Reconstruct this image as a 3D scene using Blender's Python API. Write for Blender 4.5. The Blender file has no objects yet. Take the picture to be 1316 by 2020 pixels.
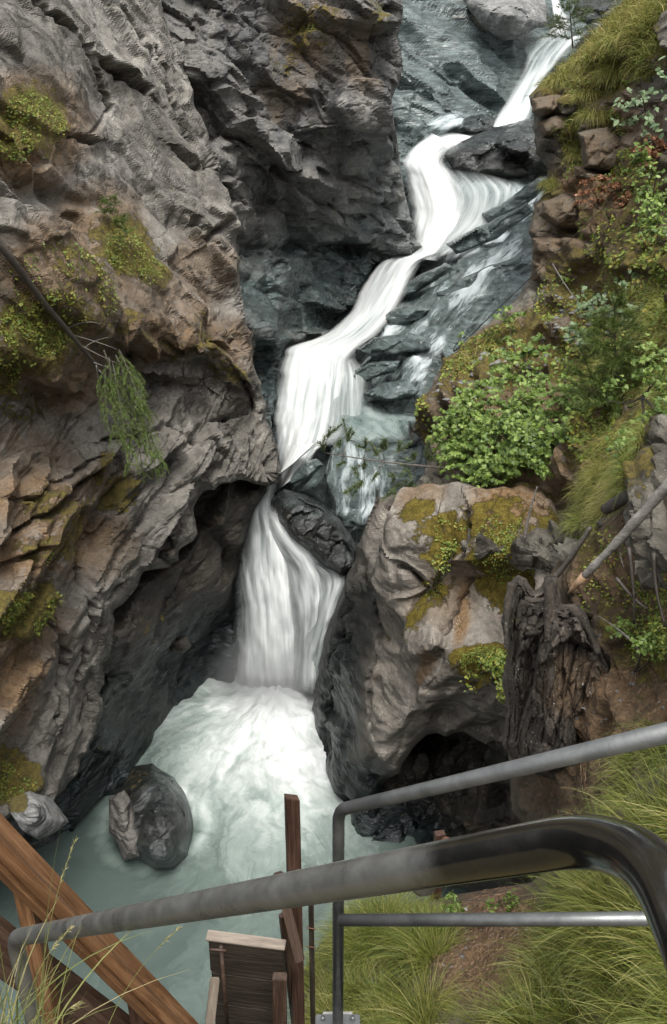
import bpy, math, random
import numpy as np
from mathutils import Vector, Matrix
random.seed(7); RNG = np.random.default_rng(7)
sc = bpy.context.scene
COL = sc.collection
# ------------------------------------------------------------------ camera
PITCH = math.radians(25.3); F = 1681.0; CX, CY = 658.0, 1010.0
cam = bpy.data.cameras.new('camera'); camo = bpy.data.objects.new('camera', cam); COL.objects.link(camo)
cam.sensor_fit = 'VERTICAL'; cam.sensor_height = 36; cam.lens = 36*F/2020
cam.clip_start = 0.05; cam.clip_end = 600
camo.location = (0, 0, 0); camo.rotation_euler = (math.pi/2-PITCH, 0, 0)
sc.camera = camo
sc.render.engine = 'CYCLES'; sc.cycles.max_bounces = 5; sc.cycles.diffuse_bounces = 3; sc.cycles.glossy_bounces = 3; sc.cycles.transparent_max_bounces = 14; sc.cycles.volume_max_steps = 48; sc.cycles.volume_step_rate = 3
# ------------------------------------------------------------------ world, sun, exposure (overcast day)
w = bpy.data.worlds.new('World'); sc.world = w; w.use_nodes = True
nt = w.node_tree; bg = nt.nodes['Background']
sky = nt.nodes.new('ShaderNodeTexSky'); sky.sky_type = 'NISHITA'; sky.sun_disc = False
SUN_EL, SUN_AZ = math.radians(66), math.radians(170)
sky.sun_elevation = SUN_EL; sky.sun_rotation = SUN_AZ; sky.dust_density = 4; sky.air_density = 1.0
hs = nt.nodes.new('ShaderNodeHueSaturation'); hs.inputs['Saturation'].default_value = 0.18
nt.links.new(sky.outputs[0], hs.inputs['Color']); nt.links.new(hs.outputs[0], bg.inputs['Color'])
bg.inputs['Strength'].default_value = 0.15
sl = bpy.data.lights.new('sun', 'SUN'); sl.energy = 1.5; sl.angle = math.radians(25); sl.color = (1, .97, .92)
so = bpy.data.objects.new('sun', sl); COL.objects.link(so)
sd = Vector((math.sin(SUN_AZ)*math.cos(SUN_EL), math.cos(SUN_AZ)*math.cos(SUN_EL), math.sin(SUN_EL)))
so.rotation_euler = sd.to_track_quat('Z', 'Y').to_euler()
sc.view_settings.view_transform = 'Standard'; sc.view_settings.look = 'None'
sc.view_settings.exposure = 1.0; sc.view_settings.gamma = 1
# ------------------------------------------------------------------ maths helpers
cp, sp = math.cos(PITCH), math.sin(PITCH)
def ray(px, py):
    xc = (np.asarray(px, float)-CX)/F; yc = -(np.asarray(py, float)-CY)/F
    return np.stack([xc, cp+yc*sp, -sp+yc*cp], -1)
def at(px, py, Y):                      # world point seen at (px,py) standing Y metres ahead
    r = ray(px, py); return r*(np.asarray(Y, float)/r[..., 1])[..., None]
def atZ(px, py, Z):
    r = ray(px, py); return r*(Z/r[..., 2])[..., None]
def proj(P):
    P = np.asarray(P, float); d = P[..., 1]*cp-P[..., 2]*sp; u = P[..., 1]*sp+P[..., 2]*cp
    return CX+F*P[..., 0]/d, CY-F*u/d
ZP = -12.0
def Yp(py): return -ZP/math.tan(PITCH+math.atan((py-CY)/F))
def hsh(ix, iy, iz, s):
    h = (ix.astype(np.int64)*73856093) ^ (iy.astype(np.int64)*19349663) ^ (iz.astype(np.int64)*83492791) ^ (s*2654435761)
    h = (h & 0xffffffff).astype(np.uint64)
    h = ((h ^ (h >> np.uint64(16)))*np.uint64(0x45d9f3b)) & np.uint64(0xffffffff)
    h = ((h ^ (h >> np.uint64(16)))*np.uint64(0x45d9f3b)) & np.uint64(0xffffffff)
    h = h ^ (h >> np.uint64(16))
    return h.astype(np.float64)/4294967296.0
def vnoise(P, s=0):
    i = np.floor(P); f = P-i; f = f*f*(3-2*f); i = i.astype(np.int64); r = 0
    for dx in (0, 1):
        wx = f[..., 0] if dx else 1-f[..., 0]
        for dy in (0, 1):
            wy = f[..., 1] if dy else 1-f[..., 1]
            for dz in (0, 1):
                wz = f[..., 2] if dz else 1-f[..., 2]
                r = r+wx*wy*wz*hsh(i[..., 0]+dx, i[..., 1]+dy, i[..., 2]+dz, s)
    return r*2-1
def fbm(P, s=0, o=4, g=.5):
    a, r, t = 1., 0, 0
    for k in range(o):
        r = r+a*vnoise(P*(2.03**k)+17.3*k, s+k); t += a; a *= g
    return r/t
def worley(P, s=0):
    i = np.floor(P).astype(np.int64)
    n = P.shape[0]; f1 = np.full(n, 9.); f2 = np.full(n, 9.); i1 = np.zeros((n, 3), np.int64); v1 = np.zeros((n, 3)); i2 = i1.copy(); v2 = v1.copy()
    for dx in (-1, 0, 1):
        for dy in (-1, 0, 1):
            for dz in (-1, 0, 1):
                c = i+np.array([dx, dy, dz])
                q = c+np.stack([hsh(c[:, 0], c[:, 1], c[:, 2], s+k) for k in (1, 2, 3)], 1)
                v = P-q; d = np.sqrt((v*v).sum(1)); b = d < f1; e = (d < f2) & ~b
                f2[b] = f1[b]; v2[b] = v1[b]; i2[b] = i1[b]; f1[b] = d[b]; v1[b] = v[b]; i1[b] = c[b]
                f2[e] = d[e]; v2[e] = v[e]; i2[e] = c[e]
    def pl(i, v, tilt):
        h = [hsh(i[:, 0], i[:, 1], i[:, 2], s+10+k) for k in range(4)]
        g = np.stack([h[1]-.5, h[2]-.5, h[3]-.5], 1)*2
        return .75*(h[0]-.5)+1.9*tilt*(g*v).sum(1)
    return f1, f2, v1, v2, i1, i2, pl
def strata(yaw, tilt, sx, sy, sz):     # columns stretch space along strata directions
    R = Matrix.Rotation(yaw, 3, 'Z') @ Matrix.Rotation(tilt, 3, 'Y')
    return np.array(R) @ np.diag([1/sx, 1/sy, 1/sz])
def facets(P, M, levels, s=0):
    """blocky fractured-rock displacement: random tilted planes per cell, cracks between"""
    Q0 = P @ M; Q0 = Q0+.07*np.stack([fbm(Q0*1.7, s+5, 3), fbm(Q0*1.7+9, s+6, 3), fbm(Q0*1.7+19, s+7, 3)], 1)
    r = np.zeros(len(P))
    for k, (size, amp, tilt, crack) in enumerate(levels):
        f1, f2, v1, v2, i1, i2, pl = worley(Q0/size, s+50*k)
        a, b = pl(i1, v1, tilt), pl(i2, v2, tilt); t = np.clip((f2-f1)/.09, 0, 1)
        r += amp*(a*(.5+.5*t)+b*(.5-.5*t))-crack*amp*np.exp(-((f2-f1)/.06)**2)
    return r
class RBF:
    def __init__(s, pts, vals):
        s.p = np.asarray(pts, float)/1000; n = len(s.p)
        D = np.linalg.norm(s.p[:, None]-s.p[None], axis=2)
        A = np.zeros((n+3, n+3)); A[:n, :n] = D+np.eye(n)*1e-6; A[:n, n] = 1; A[n, :n] = 1
        A[:n, n+1:] = s.p; A[n+1:, :n] = s.p.T
        s.w = np.linalg.solve(A, np.concatenate([vals, [0, 0, 0]])); s.lo = min(vals); s.hi = max(vals)
    def __call__(s, x, y):
        q = np.stack([x, y], 1)/1000; n = len(s.p); out = s.w[n]+q @ s.w[n+1:]
        for i in range(n): out = out+s.w[i]*np.hypot(q[:, 0]-s.p[i, 0], q[:, 1]-s.p[i, 1])
        return out
def poly_sd(px, py, poly):
    """signed distance (inside > 0) and nearest outline point"""
    best = np.full(px.shape, 1e9); nx = np.zeros(px.shape); ny = np.zeros(px.shape); ins = np.zeros(px.shape, bool)
    n = len(poly)
    for i in range(n):
        (x0, y0), (x1, y1) = poly[i], poly[(i+1) % n]
        ex, ey = x1-x0, y1-y0; t = np.clip(((px-x0)*ex+(py-y0)*ey)/(ex*ex+ey*ey+1e-9), 0, 1)
        qx, qy = x0+t*ex, y0+t*ey; d = np.hypot(px-qx, py-qy); b = d < best
        best[b] = d[b]; nx[b] = qx[b]; ny[b] = qy[b]
        if y0 != y1:
            c = ((y0 > py) != (y1 > py)) & (px < (x1-x0)*(py-y0)/(y1-y0)+x0); ins ^= c
    return np.where(ins, best, -best), nx, ny
def jagged(poly, amp, seg=15, seed=0):
    out = []; rg = random.Random(seed); n = len(poly); off = 0
    for i in range(n):
        (x0, y0), (x1, y1) = poly[i], poly[(i+1) % n]; L = math.hypot(x1-x0, y1-y0); k = max(1, int(L/seg)); nx_, ny_ = -(y1-y0)/(L+1e-6), (x1-x0)/(L+1e-6)
        for j in range(k):
            t = (j+rg.uniform(-.3, .3)*(j > 0))/k
            if rg.random() < .6: off = rg.uniform(-1, 1)*amp
            out.append((x0+(x1-x0)*t+nx_*off, y0+(y1-y0)*t+ny_*off))
    return out
def ells(px, py, L):
    r = np.zeros(px.shape)
    for (x, y, rx, ry, a, s) in L:
        c, q = math.cos(math.radians(a)), math.sin(math.radians(a)); dx, dy = px-x, py-y
        u = (dx*c+dy*q)/rx; v = (-dx*q+dy*c)/ry
        r = np.maximum(r, s*np.clip(1.35-(u*u+v*v)*.85, 0, 1))
    return r
# ------------------------------------------------------------------ object helpers
def link(o, parent=None):
    COL.objects.link(o)
    if parent: o.parent = parent
    return o
def mesh(name, V, faces, mat, parent=None, origin=None, smooth=True, attrs=None, mats=None):
    V = np.asarray(V, float); me = bpy.data.meshes.new(name)
    og = np.array(origin if origin is not None else (0, 0, 0), float)
    V = V-og
    if isinstance(faces, np.ndarray):
        k = faces.shape[1]; me.vertices.add(len(V)); me.vertices.foreach_set('co', V.ravel())
        me.loops.add(faces.size); me.loops.foreach_set('vertex_index', faces.ravel().astype(np.int32))
        me.polygons.add(len(faces)); me.polygons.foreach_set('loop_start', np.arange(0, faces.size, k, dtype=np.int32))
        me.polygons.foreach_set('loop_total', np.full(len(faces), k, dtype=np.int32)); me.update(calc_edges=True)
    else:
        me.from_pydata([tuple(v) for v in V], [], faces); me.update()
    me.polygons.foreach_set('use_smooth', np.full(len(me.polygons), smooth)); me.materials.append(mat)
    for k, a in (attrs or {}).items():
        a = np.asarray(a, float)
        if a.ndim == 1: me.attributes.new(k, 'FLOAT', 'POINT').data.foreach_set('value', a)
        else: me.attributes.new(k, 'FLOAT_VECTOR', 'POINT').data.foreach_set('vector', a.ravel())
    me.update()
    o = bpy.data.objects.new(name, me); link(o, parent)
    pl = np.array(parent.location) if parent else np.zeros(3)
    o.location = og-pl if origin is not None else -pl
    if parent is not None and origin is None: pass
    return o
def tag(o, label=None, cat=None, group=None, kind=None):
    if label: o['label'] = label
    if cat: o['category'] = cat
    if group: o['group'] = group
    if kind: o['kind'] = kind
    return o
def thing(name, loc, label, cat, group=None):
    e = bpy.data.objects.new(name, None); e.empty_display_size = .1; link(e); e.location = tuple(float(x) for x in loc)
    return tag(e, label, cat, group)
def gridfaces(idx, ok):
    a, b, c, d = idx[:-1, :-1], idx[:-1, 1:], idx[1:, 1:], idx[1:, :-1]
    m = ok[:-1, :-1] & ok[:-1, 1:] & ok[1:, 1:] & ok[1:, :-1]
    return np.stack([d[m], c[m], b[m], a[m]], 1)
def gnorm(P):
    du = np.gradient(P, axis=1); dv = np.gradient(P, axis=0); n = np.cross(dv, du)
    n /= np.linalg.norm(n, axis=2, keepdims=True)+1e-12; return n
# ------------------------------------------------------------------ materials
def mat(name):
    m = bpy.data.materials.new(name); m.use_nodes = True; return m, m.node_tree.nodes, m.node_tree.links, m.node_tree.nodes['Principled BSDF']
class NB:
    def __init__(s, m): s.n = m.node_tree.nodes; s.l = m.node_tree.links
    def tc(s, k='Object'): return s.n.new('ShaderNodeTexCoord').outputs[k]
    def map(s, v, rot=(0, 0, 0), sc=(1, 1, 1)):
        m = s.n.new('ShaderNodeMapping'); s.l.new(v, m.inputs['Vector']); m.inputs['Rotation'].default_value = rot; m.inputs['Scale'].default_value = sc; return m.outputs[0]
    def noise(s, v, sc, det=6, rough=.6, dist=0, col=False):
        m = s.n.new('ShaderNodeTexNoise'); s.l.new(v, m.inputs['Vector']); m.inputs['Scale'].default_value = sc; m.inputs['Detail'].default_value = det
        m.inputs['Roughness'].default_value = rough; m.inputs['Distortion'].default_value = dist; return m.outputs['Color' if col else 'Fac']
    def vor(s, v, sc, feat='F1', out='Distance', rnd=1):
        m = s.n.new('ShaderNodeTexVoronoi'); m.feature = feat; s.l.new(v, m.inputs['Vector']); m.inputs['Scale'].default_value = sc; m.inputs['Randomness'].default_value = rnd; return m.outputs[out]
    def ramp(s, f, st, interp='LINEAR'):
        m = s.n.new('ShaderNodeValToRGB'); s.l.new(f, m.inputs[0]); e = m.color_ramp.elements; m.color_ramp.interpolation = interp
        while len(e) < len(st): e.new(.5)
        for k, (p, c) in enumerate(st): e[k].position = p; e[k].color = (*c, 1) if not isinstance(c, (int, float)) else (c, c, c, 1)
        return m.outputs[0]
    def mix(s, f, a, b, mode='MIX'):
        m = s.n.new('ShaderNodeMix'); m.data_type = 'RGBA'; m.blend_type = mode; m.clamp_factor = True
        for k, x in ((0, f), (6, a), (7, b)):
            if isinstance(x, (int, float)): m.inputs[k].default_value = x if k == 0 else (x, x, x, 1)
            elif isinstance(x, tuple): m.inputs[k].default_value = (*x, 1)
            else: s.l.new(x, m.inputs[k])
        return m.outputs[2]
    def ma(s, op, a, b=0., c=None, cl=False):
        m = s.n.new('ShaderNodeMath'); m.operation = op; m.use_clamp = cl
        for k, x in enumerate((a, b, c)):
            if x is None: continue
            if isinstance(x, (int, float)): m.inputs[k].default_value = x
            else: s.l.new(x, m.inputs[k])
        return m.outputs[0]
    def attr(s, k, out='Fac'):
        m = s.n.new('ShaderNodeAttribute'); m.attribute_name = k; return m.outputs[out]
    def bump(s, h, st, dist, prev=None):
        m = s.n.new('ShaderNodeBump'); s.l.new(h, m.inputs['Height']); m.inputs['Strength'].default_value = st; m.inputs['Distance'].default_value = dist
        if prev is not None: s.l.new(prev, m.inputs['Normal'])
        return m.outputs[0]
    def facet(s, v, sc, seed=0):
        t = s.n.new('ShaderNodeTexVoronoi'); t.feature = 'F1'; m = s.n.new('ShaderNodeVectorMath'); m.operation = 'ADD'; s.l.new(v, m.inputs[0]); m.inputs[1].default_value = (seed, seed*.7, 0)
        s.l.new(m.outputs[0], t.inputs['Vector']); t.inputs['Scale'].default_value = sc
        d = s.n.new('ShaderNodeVectorMath'); d.operation = 'SUBTRACT'; s.l.new(m.outputs[0], d.inputs[0]); s.l.new(t.outputs['Position'], d.inputs[1])
        c = s.n.new('ShaderNodeVectorMath'); c.operation = 'SUBTRACT'; s.l.new(t.outputs['Color'], c.inputs[0]); c.inputs[1].default_value = (.5, .5, .5)
        q = s.n.new('ShaderNodeVectorMath'); q.operation = 'DOT_PRODUCT'; s.l.new(d.outputs[0], q.inputs[0]); s.l.new(c.outputs[0], q.inputs[1])
        x = s.n.new('ShaderNodeSeparateXYZ'); s.l.new(t.outputs['Color'], x.inputs[0])
        return s.ma('ADD', s.ma('MULTIPLY', q.outputs['Value'], 1.6), s.ma('MULTIPLY', x.outputs[0], .35/sc))
    def nz(s):
        g = s.n.new('ShaderNodeNewGeometry'); x = s.n.new('ShaderNodeSeparateXYZ'); s.l.new(g.outputs['Normal'], x.inputs[0]); return x.outputs[2]
def rock_mat(name, c0, c1, c2, rot=(0, 0, 0), asp=(1, 1, 4), lich=.5, rough=.85, wet_shade_col=(.05, .07, .068), bs=1.0, bsc=1.0, stain=(.15, .10, .055), streakc=None, wr=(.07, .28), spec=.5, cks=.55):
    m, n, l, bs_ = mat(name); N = NB(m); o = N.tc()
    st = N.map(o, rot, asp)
    big = N.noise(o, .35, 5, .6, .5); mid = N.noise(st, 1.1*bsc, 8, .65, .3); fine = N.noise(o, 16*bsc, 6, .7)
    c = N.ramp(N.ma('ADD', N.ma('MULTIPLY', big, .45), N.ma('MULTIPLY', mid, .55)), [(.36, c0), (.5, c1), (.64, c2)])
    c = N.mix(.55, c, N.ramp(fine, [(.3, .4), (.72, 1.5)]), 'MULTIPLY')
    cw = N.mix(.22, st, N.noise(o, 2.5, 6, .7, col=True), 'ADD')
    ck = N.ramp(N.vor(cw, 1.3*bsc, 'DISTANCE_TO_EDGE'), [(.004, 1.), (.03, 0.)]); ck2 = N.ramp(N.vor(cw, 4.3*bsc, 'DISTANCE_TO_EDGE'), [(.01, 1.), (.045, 0.)])
    cm = N.ma('MULTIPLY', N.ma('MAXIMUM', ck, N.ma('MULTIPLY', ck2, .3)), N.ramp(N.noise(o, 1.3, 5, .65), [(.46, 0.), (.66, cks)]))
    c = N.mix(cm, c, tuple(x*.3 for x in c0))
    c = N.mix(.5, c, N.ramp(N.noise(o, 70, 4, .8), [(.35, .45), (.62, 1.4)]), 'MULTIPLY')
    # iron stain patches
    s = N.ramp(N.noise(o, 1.6, 6, .7, 1), [(.58, 0.), (.7, .4)]); c = N.mix(s, c, N.mix(.4, c, stain))
    rust = N.ma('MULTIPLY', N.attr('rust'), N.ramp(N.noise(o, 3.2, 7, .7, .6), [(.3, 0.), (.48, 1.)]))
    c = N.mix(rust, c, N.ramp(N.noise(o, 22, 5, .7), [(.3, (.07, .044, .022)), (.52, (.16, .095, .042)), (.75, (.24, .155, .085))]))
    # lichen specks
    lv = N.vor(N.map(o, (0, 0, 0), (1, 1, 1)), 26, 'F1'); ls = N.ma('MULTIPLY', N.ramp(lv, [(.12, 1.), (.26, 0.)]), N.ramp(N.noise(o, 2.2, 4, .6), [(.5, 0.), (.62, 1.)]))
    wet = N.attr('wet'); dry = N.ma('SUBTRACT', 1., wet, cl=True)
    c = N.mix(N.ma('MULTIPLY', N.ma('MULTIPLY', ls, lich), dry), c, (.52, .5, .44))
    if streakc:
        c = N.mix(N.ma('MULTIPLY', N.ramp(N.noise(N.map(o, (0, 0, 0), (2.2, 2.2, .3)), .8, 7, .7, .4), [(.5, 0.), (.62, 1.)]), .7), c, streakc)
    # wetness; on the pale granite also painted shade
    wcol = N.ramp(N.noise(st, 1.7, 8, .65, .8), [(.3, tuple(x*.35 for x in wet_shade_col)), (.5, wet_shade_col), (.72, tuple(x*2. for x in wet_shade_col))])
    c = N.mix(N.ma('MULTIPLY', wet, 1.0), c, wcol)
    bs_.inputs['Specular IOR Level'].default_value = spec
    # moss
    up = N.ramp(N.nz(), [(.0, .55), (.5, 1.)])
    ms = N.ma('MULTIPLY', N.ma('MULTIPLY', N.attr('moss'), up), 1.25)
    mk = N.ramp(N.ma('ADD', ms, N.ma('MULTIPLY', N.ma('SUBTRACT', N.noise(o, 4.5, 9, .75), .5), 3.2)), [(.42, 0.), (.6, 1.)])
    mc = N.ramp(N.noise(o, 9, 8, .75, .5), [(.3, (.03, .034, .01)), (.45, (.11, .085, .018)), (.58, (.19, .145, .03)), (.72, (.13, .15, .03))])
    mc = N.mix(.8, mc, N.ramp(N.noise(o, 38, 5, .8), [(.32, .35), (.68, 1.5)]), 'MULTIPLY'); c = N.mix(mk, c, mc)
    l.new(c, bs_.inputs['Base Color'])
    r = N.mix(wet, rough, N.ramp(N.noise(o, 5, 4, .6), [(.3, wr[0]), (.7, wr[1])])); r = N.mix(mk, r, .95); l.new(r, bs_.inputs['Roughness'])
    # bump: cracks, strata, grain
    wp = N.mix(.10, st, N.noise(o, 3, 4, .6, col=True), 'ADD')
    f1 = N.facet(wp, 2.1*bsc, 3.1); f2 = N.facet(wp, 5.5*bsc, 7.7)
    b = N.bump(N.ma('ADD', f1, f2), .6*bs, .5)
    b = N.bump(N.ma('MULTIPLY', cm, -1.), .8, .06, b)
    b = N.bump(N.noise(st, 5*bsc, 10, .7, .2), .5*bs, .05, b); b = N.bump(N.noise(o, 34, 7, .75), .5*bs, .02, b)
    b = N.bump(N.ma('MULTIPLY', mk, N.noise(o, 40, 5, .8)), .9, .05, b)
    l.new(b, bs_.inputs['Normal']); return m
M_A = rock_mat('grey_brown_cliff_rock', (.055, .049, .041), (.148, .136, .116), (.29, .272, .24), rot=(0, math.radians(-55), math.radians(20)), asp=(1, 1, 2))
M_B = rock_mat('slate_cliff_rock', (.055, .053, .047), (.145, .14, .127), (.27, .26, .235), rot=(0, math.radians(30), math.radians(20)), asp=(1, 1, 3.2), lich=.3, streakc=(.06, .064, .07))
M_F = rock_mat('wet_teal_bedrock', (.02, .028, .028), (.045, .06, .058), (.1, .12, .115), rot=(0, math.radians(28), math.radians(10)), asp=(.6, .6, 4), lich=0., rough=.3, wet_shade_col=(.09, .112, .108), bs=.6, wr=(.05, .2))
M_D = rock_mat('pale_granite_rock', (.11, .098, .08), (.215, .192, .162), (.34, .31, .268), rot=(0, math.radians(-70), 0), asp=(1, 1, 3), lich=.8, bs=.6, stain=(.33, .19, .15), wet_shade_col=(.011, .014, .014), wr=(.3, .5), spec=.15, cks=.12)  # near-black wet tone also carries the shade of the left face
M_C = rock_mat('shade_darkened_cave_rock', (.013, .011, .008), (.031, .026, .018), (.066, .055, .04), rot=(0, math.radians(-40), 0), lich=.0, rough=.6, wet_shade_col=(.014, .02, .02))  # dark wet rock, darkened further to stand in for shade under overhangs
M_E = rock_mat('brown_bank_rock', (.05, .044, .033), (.11, .099, .077), (.21, .195, .16), rot=(0, math.radians(10), 0), asp=(1, 1, 2), lich=.3)
M_S = rock_mat('needle_strewn_soil', (.038, .029, .018), (.088, .069, .046), (.18, .15, .108), rot=(0, 0, 0), asp=(1, 1, 1), lich=.15, bsc=2.5, bs=1.4)
M_BLK = rock_mat('dark_wet_boulder_rock', (.009, .01, .009), (.021, .022, .019), (.055, .056, .05), rot=(0, math.radians(60), 0), asp=(1, 1, 2), lich=.1, rough=.4, wet_shade_col=(.03, .036, .035))
M_GB2 = rock_mat('brown_grey_slab_rock', (.06, .055, .048), (.12, .11, .098), (.22, .205, .185), lich=.4)
M_GB = rock_mat('grey_boulder_rock', (.1, .1, .095), (.2, .2, .19), (.33, .33, .315), rot=(0, math.radians(40), 0), lich=.5)
# ------------------------------------------------------------------ relief builder: rock masses with real depth
SURF = {}
def relief(name, poly, ctrl, m, step=3.5, wrap=26, wd=.13, rr=30, rd=.8, M=None, lv=(), amp=1., nz=.15, nzs=1.2, wet=(), moss=(), rust=(), seed=1, jit=5, label=None, cat=None, kind='structure', origin=None, carve=(), jag=0, calm=(), cracks=(), M2=None, m2y=(0, 1)):
    if jag: poly = jagged(poly, jag, 15, seed)
    xs = [p[0] for p in poly]; ys = [p[1] for p in poly]
    gx = np.arange(min(xs)-wrap, max(xs)+wrap+step, step); gy = np.arange(min(ys)-wrap, max(ys)+wrap+step, step)
    X, Y = np.meshgrid(gx, gy); sh = X.shape; x, y = X.ravel().astype(float), Y.ravel().astype(float)
    q = np.stack([x/38, y/38, x*0+seed], 1)
    x += jit*fbm(q, seed, 4, .6); y += jit*fbm(q+31, seed+3, 4, .6)
    d, nx, ny = poly_sd(x, y, poly); out = d < 0
    ux = np.where(out, nx, x); uy = np.where(out, ny, y)
    R = RBF([(c[0], c[1]) for c in ctrl], np.array([1/c[2] for c in ctrl]))
    YY = 1/np.clip(R(ux, uy), R.lo*.6, R.hi*1.35)
    YY = YY+rd*np.clip(1-d/rr, 0, 1)**2*(~out)+np.where(out, rd-d*wd, 0)
    P0 = at(ux, uy, 1/np.clip(R(ux, uy), R.lo*.6, R.hi*1.35))
    P = at(ux, uy, YY); G = P.reshape(sh+(3,)); Nn = gnorm(G).reshape(-1, 3)
    Vw = -P/np.linalg.norm(P, axis=1, keepdims=True); nv = np.abs((Nn*Vw).sum(1))
    Nn = Nn*.6+Vw*.5; Nn /= np.linalg.norm(Nn, axis=1, keepdims=True)
    if M is None: M = strata(0, 0, 1, 1, 1)
    D = amp*facets(P0*np.array([1, .5, 1]), M, lv, seed*7) if lv else 0
    if M2 is not None:
        t = np.clip((Y.ravel()-m2y[0])/(m2y[1]-m2y[0]), 0, 1); t = t*t*(3-2*t); D = D*(1-t)+t*amp*facets(P0*np.array([1, .5, 1]), M2, lv, seed*7)
    D = D+nz*fbm(P0*nzs, seed+77, 6, .55)
    if calm: D = D*(1-.68*ells(X.ravel(), Y.ravel(), calm).clip(0, 1))
    Dg = np.pad(D.reshape(sh), 1, 'edge'); Db = ((Dg[:-2, 1:-1]+Dg[2:, 1:-1]+Dg[1:-1, :-2]+Dg[1:-1, 2:])*.16+Dg[1:-1, 1:-1]*.36).ravel(); kb = np.clip((nv-.35)/.35, 0, 1); D = D*kb+Db*(1-kb)
    for (ln_, w_, dp_) in cracks:
        jx = X.ravel()+5*vnoise(q*3, 5); jy = Y.ravel()+5*vnoise(q*3+7, 6)
        for (x0, y0), (x1, y1) in zip(ln_[:-1], ln_[1:]):
            ex, ey = x1-x0, y1-y0; t = np.clip(((jx-x0)*ex+(jy-y0)*ey)/(ex*ex+ey*ey), 0, 1); sdv = ((jx-x0)*ey-(jy-y0)*ex)/math.hypot(ex, ey)
            dd = np.hypot(jx-x0-t*ex, jy-y0-t*ey); D = D-dp_*np.exp(-(dd/w_)**2)+.45*dp_*np.exp(-dd/(w_*5))*(sdv > 0)
    if carve: cv = ells(X.ravel(), Y.ravel(), carve).clip(0, 1); D = D*(1-cv)-.5*cv
    D = D*np.clip((nv-.06)/.3, 0.12, 1)
    keep = d > -wrap
    fade = np.where(out, np.clip(1+d/12, .0, 1), 1.)
    Nn = np.where(out[:, None], Vw, Nn)
    # outside the outline push sideways only a little, so the rim stays whole
    P = P+Nn*D[:, None]*fade[:, None]
    px, py = X.ravel(), Y.ravel()
    def msk(L, s0):
        if L == 1: return np.ones(len(px))
        return ells(px, py, L) if L else np.zeros(len(px))
    ok = keep.reshape(sh); idx = np.cumsum(keep).reshape(sh)-1
    f = gridfaces(idx, ok)
    at_ = dict(wet=msk(wet, 1)[keep], moss=msk(moss, 2)[keep], rust=msk(rust, 3)[keep])
    V = P[keep]
    o = mesh(name, V, f, m, attrs=at_, origin=origin, smooth=False)
    if kind: o['kind'] = kind
    if label: o['label'] = label
    if cat: o['category'] = cat
    SURF[name] = dict(x0=gx[0], y0=gy[0], s=step, P=P.reshape(sh+(3,)), N=gnorm(P.reshape(sh+(3,))), d=d.reshape(sh), o=o)
    return o
def on(sname, px, py):
    S = SURF[sname]; j = np.clip(np.round((np.asarray(px)-S['x0'])/S['s']).astype(int), 0, S['P'].shape[1]-1)
    i = np.clip(np.round((np.asarray(py)-S['y0'])/S['s']).astype(int), 0, S['P'].shape[0]-1)
    return S['P'][i, j], S['N'][i, j], S['d'][i, j]
def deg(*a): return [math.radians(x) for x in a]
# left cliff --------------------------------------------------------
LM = [(60, 240, 75, 75, 20, 1.), (0, 260, 40, 50, 0, .9), (245, 485, 70, 55, 40, 1.), (290, 530, 45, 30, 50, 1.), (60, 670, 85, 85, 15, 1.05), (0, 740, 60, 50, 0, 1),
      (110, 580, 60, 30, 30, .6), (60, 1210, 75, 60, -10, 1.1), (70, 1090, 45, 30, 0, .6), (170, 1040, 30, 60, 15, .6), (430, 670, 28, 70, -35, .6), (450, 735, 45, 25, 30, .7),
      (255, 970, 28, 38, 0, .8), (200, 930, 18, 40, 0, .6), (20, 1530, 45, 60, 0, 1.), (250, 640, 60, 20, 10, .55), (40, 420, 45, 30, 0, .5), (0, 350, 30, 30, 0, .6), (110, 560, 110, 60, 20, .5), (140, 660, 120, 50, 0, .55), (40, 800, 70, 40, 0, .5), (350, 690, 90, 22, 12, .6), (90, 1000, 60, 40, 0, .5), (150, 1060, 60, 60, 0, .6)]
LR = [(60, 260, 110, 110, 0, .9), (90, 560, 150, 90, 20, .75), (200, 450, 80, 90, 30, .7), (100, 700, 130, 90, 0, .8), (330, 600, 160, 60, 30, .55), (440, 660, 50, 90, -30, .6), (130, 1050, 130, 90, 20, .8),
      (50, 900, 100, 70, 0, .5), (30, 1300, 60, 150, 0, .9), (60, 1230, 90, 80, 0, .7), (50, 1090, 90, 60, 0, .9), (50, 990, 110, 60, 0, .8), (130, 760, 90, 60, 0, .7), (300, 660, 120, 40, 10, .8), (170, 970, 90, 50, -30, .5), (400, 530, 70, 60, 0, .5)]
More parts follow.
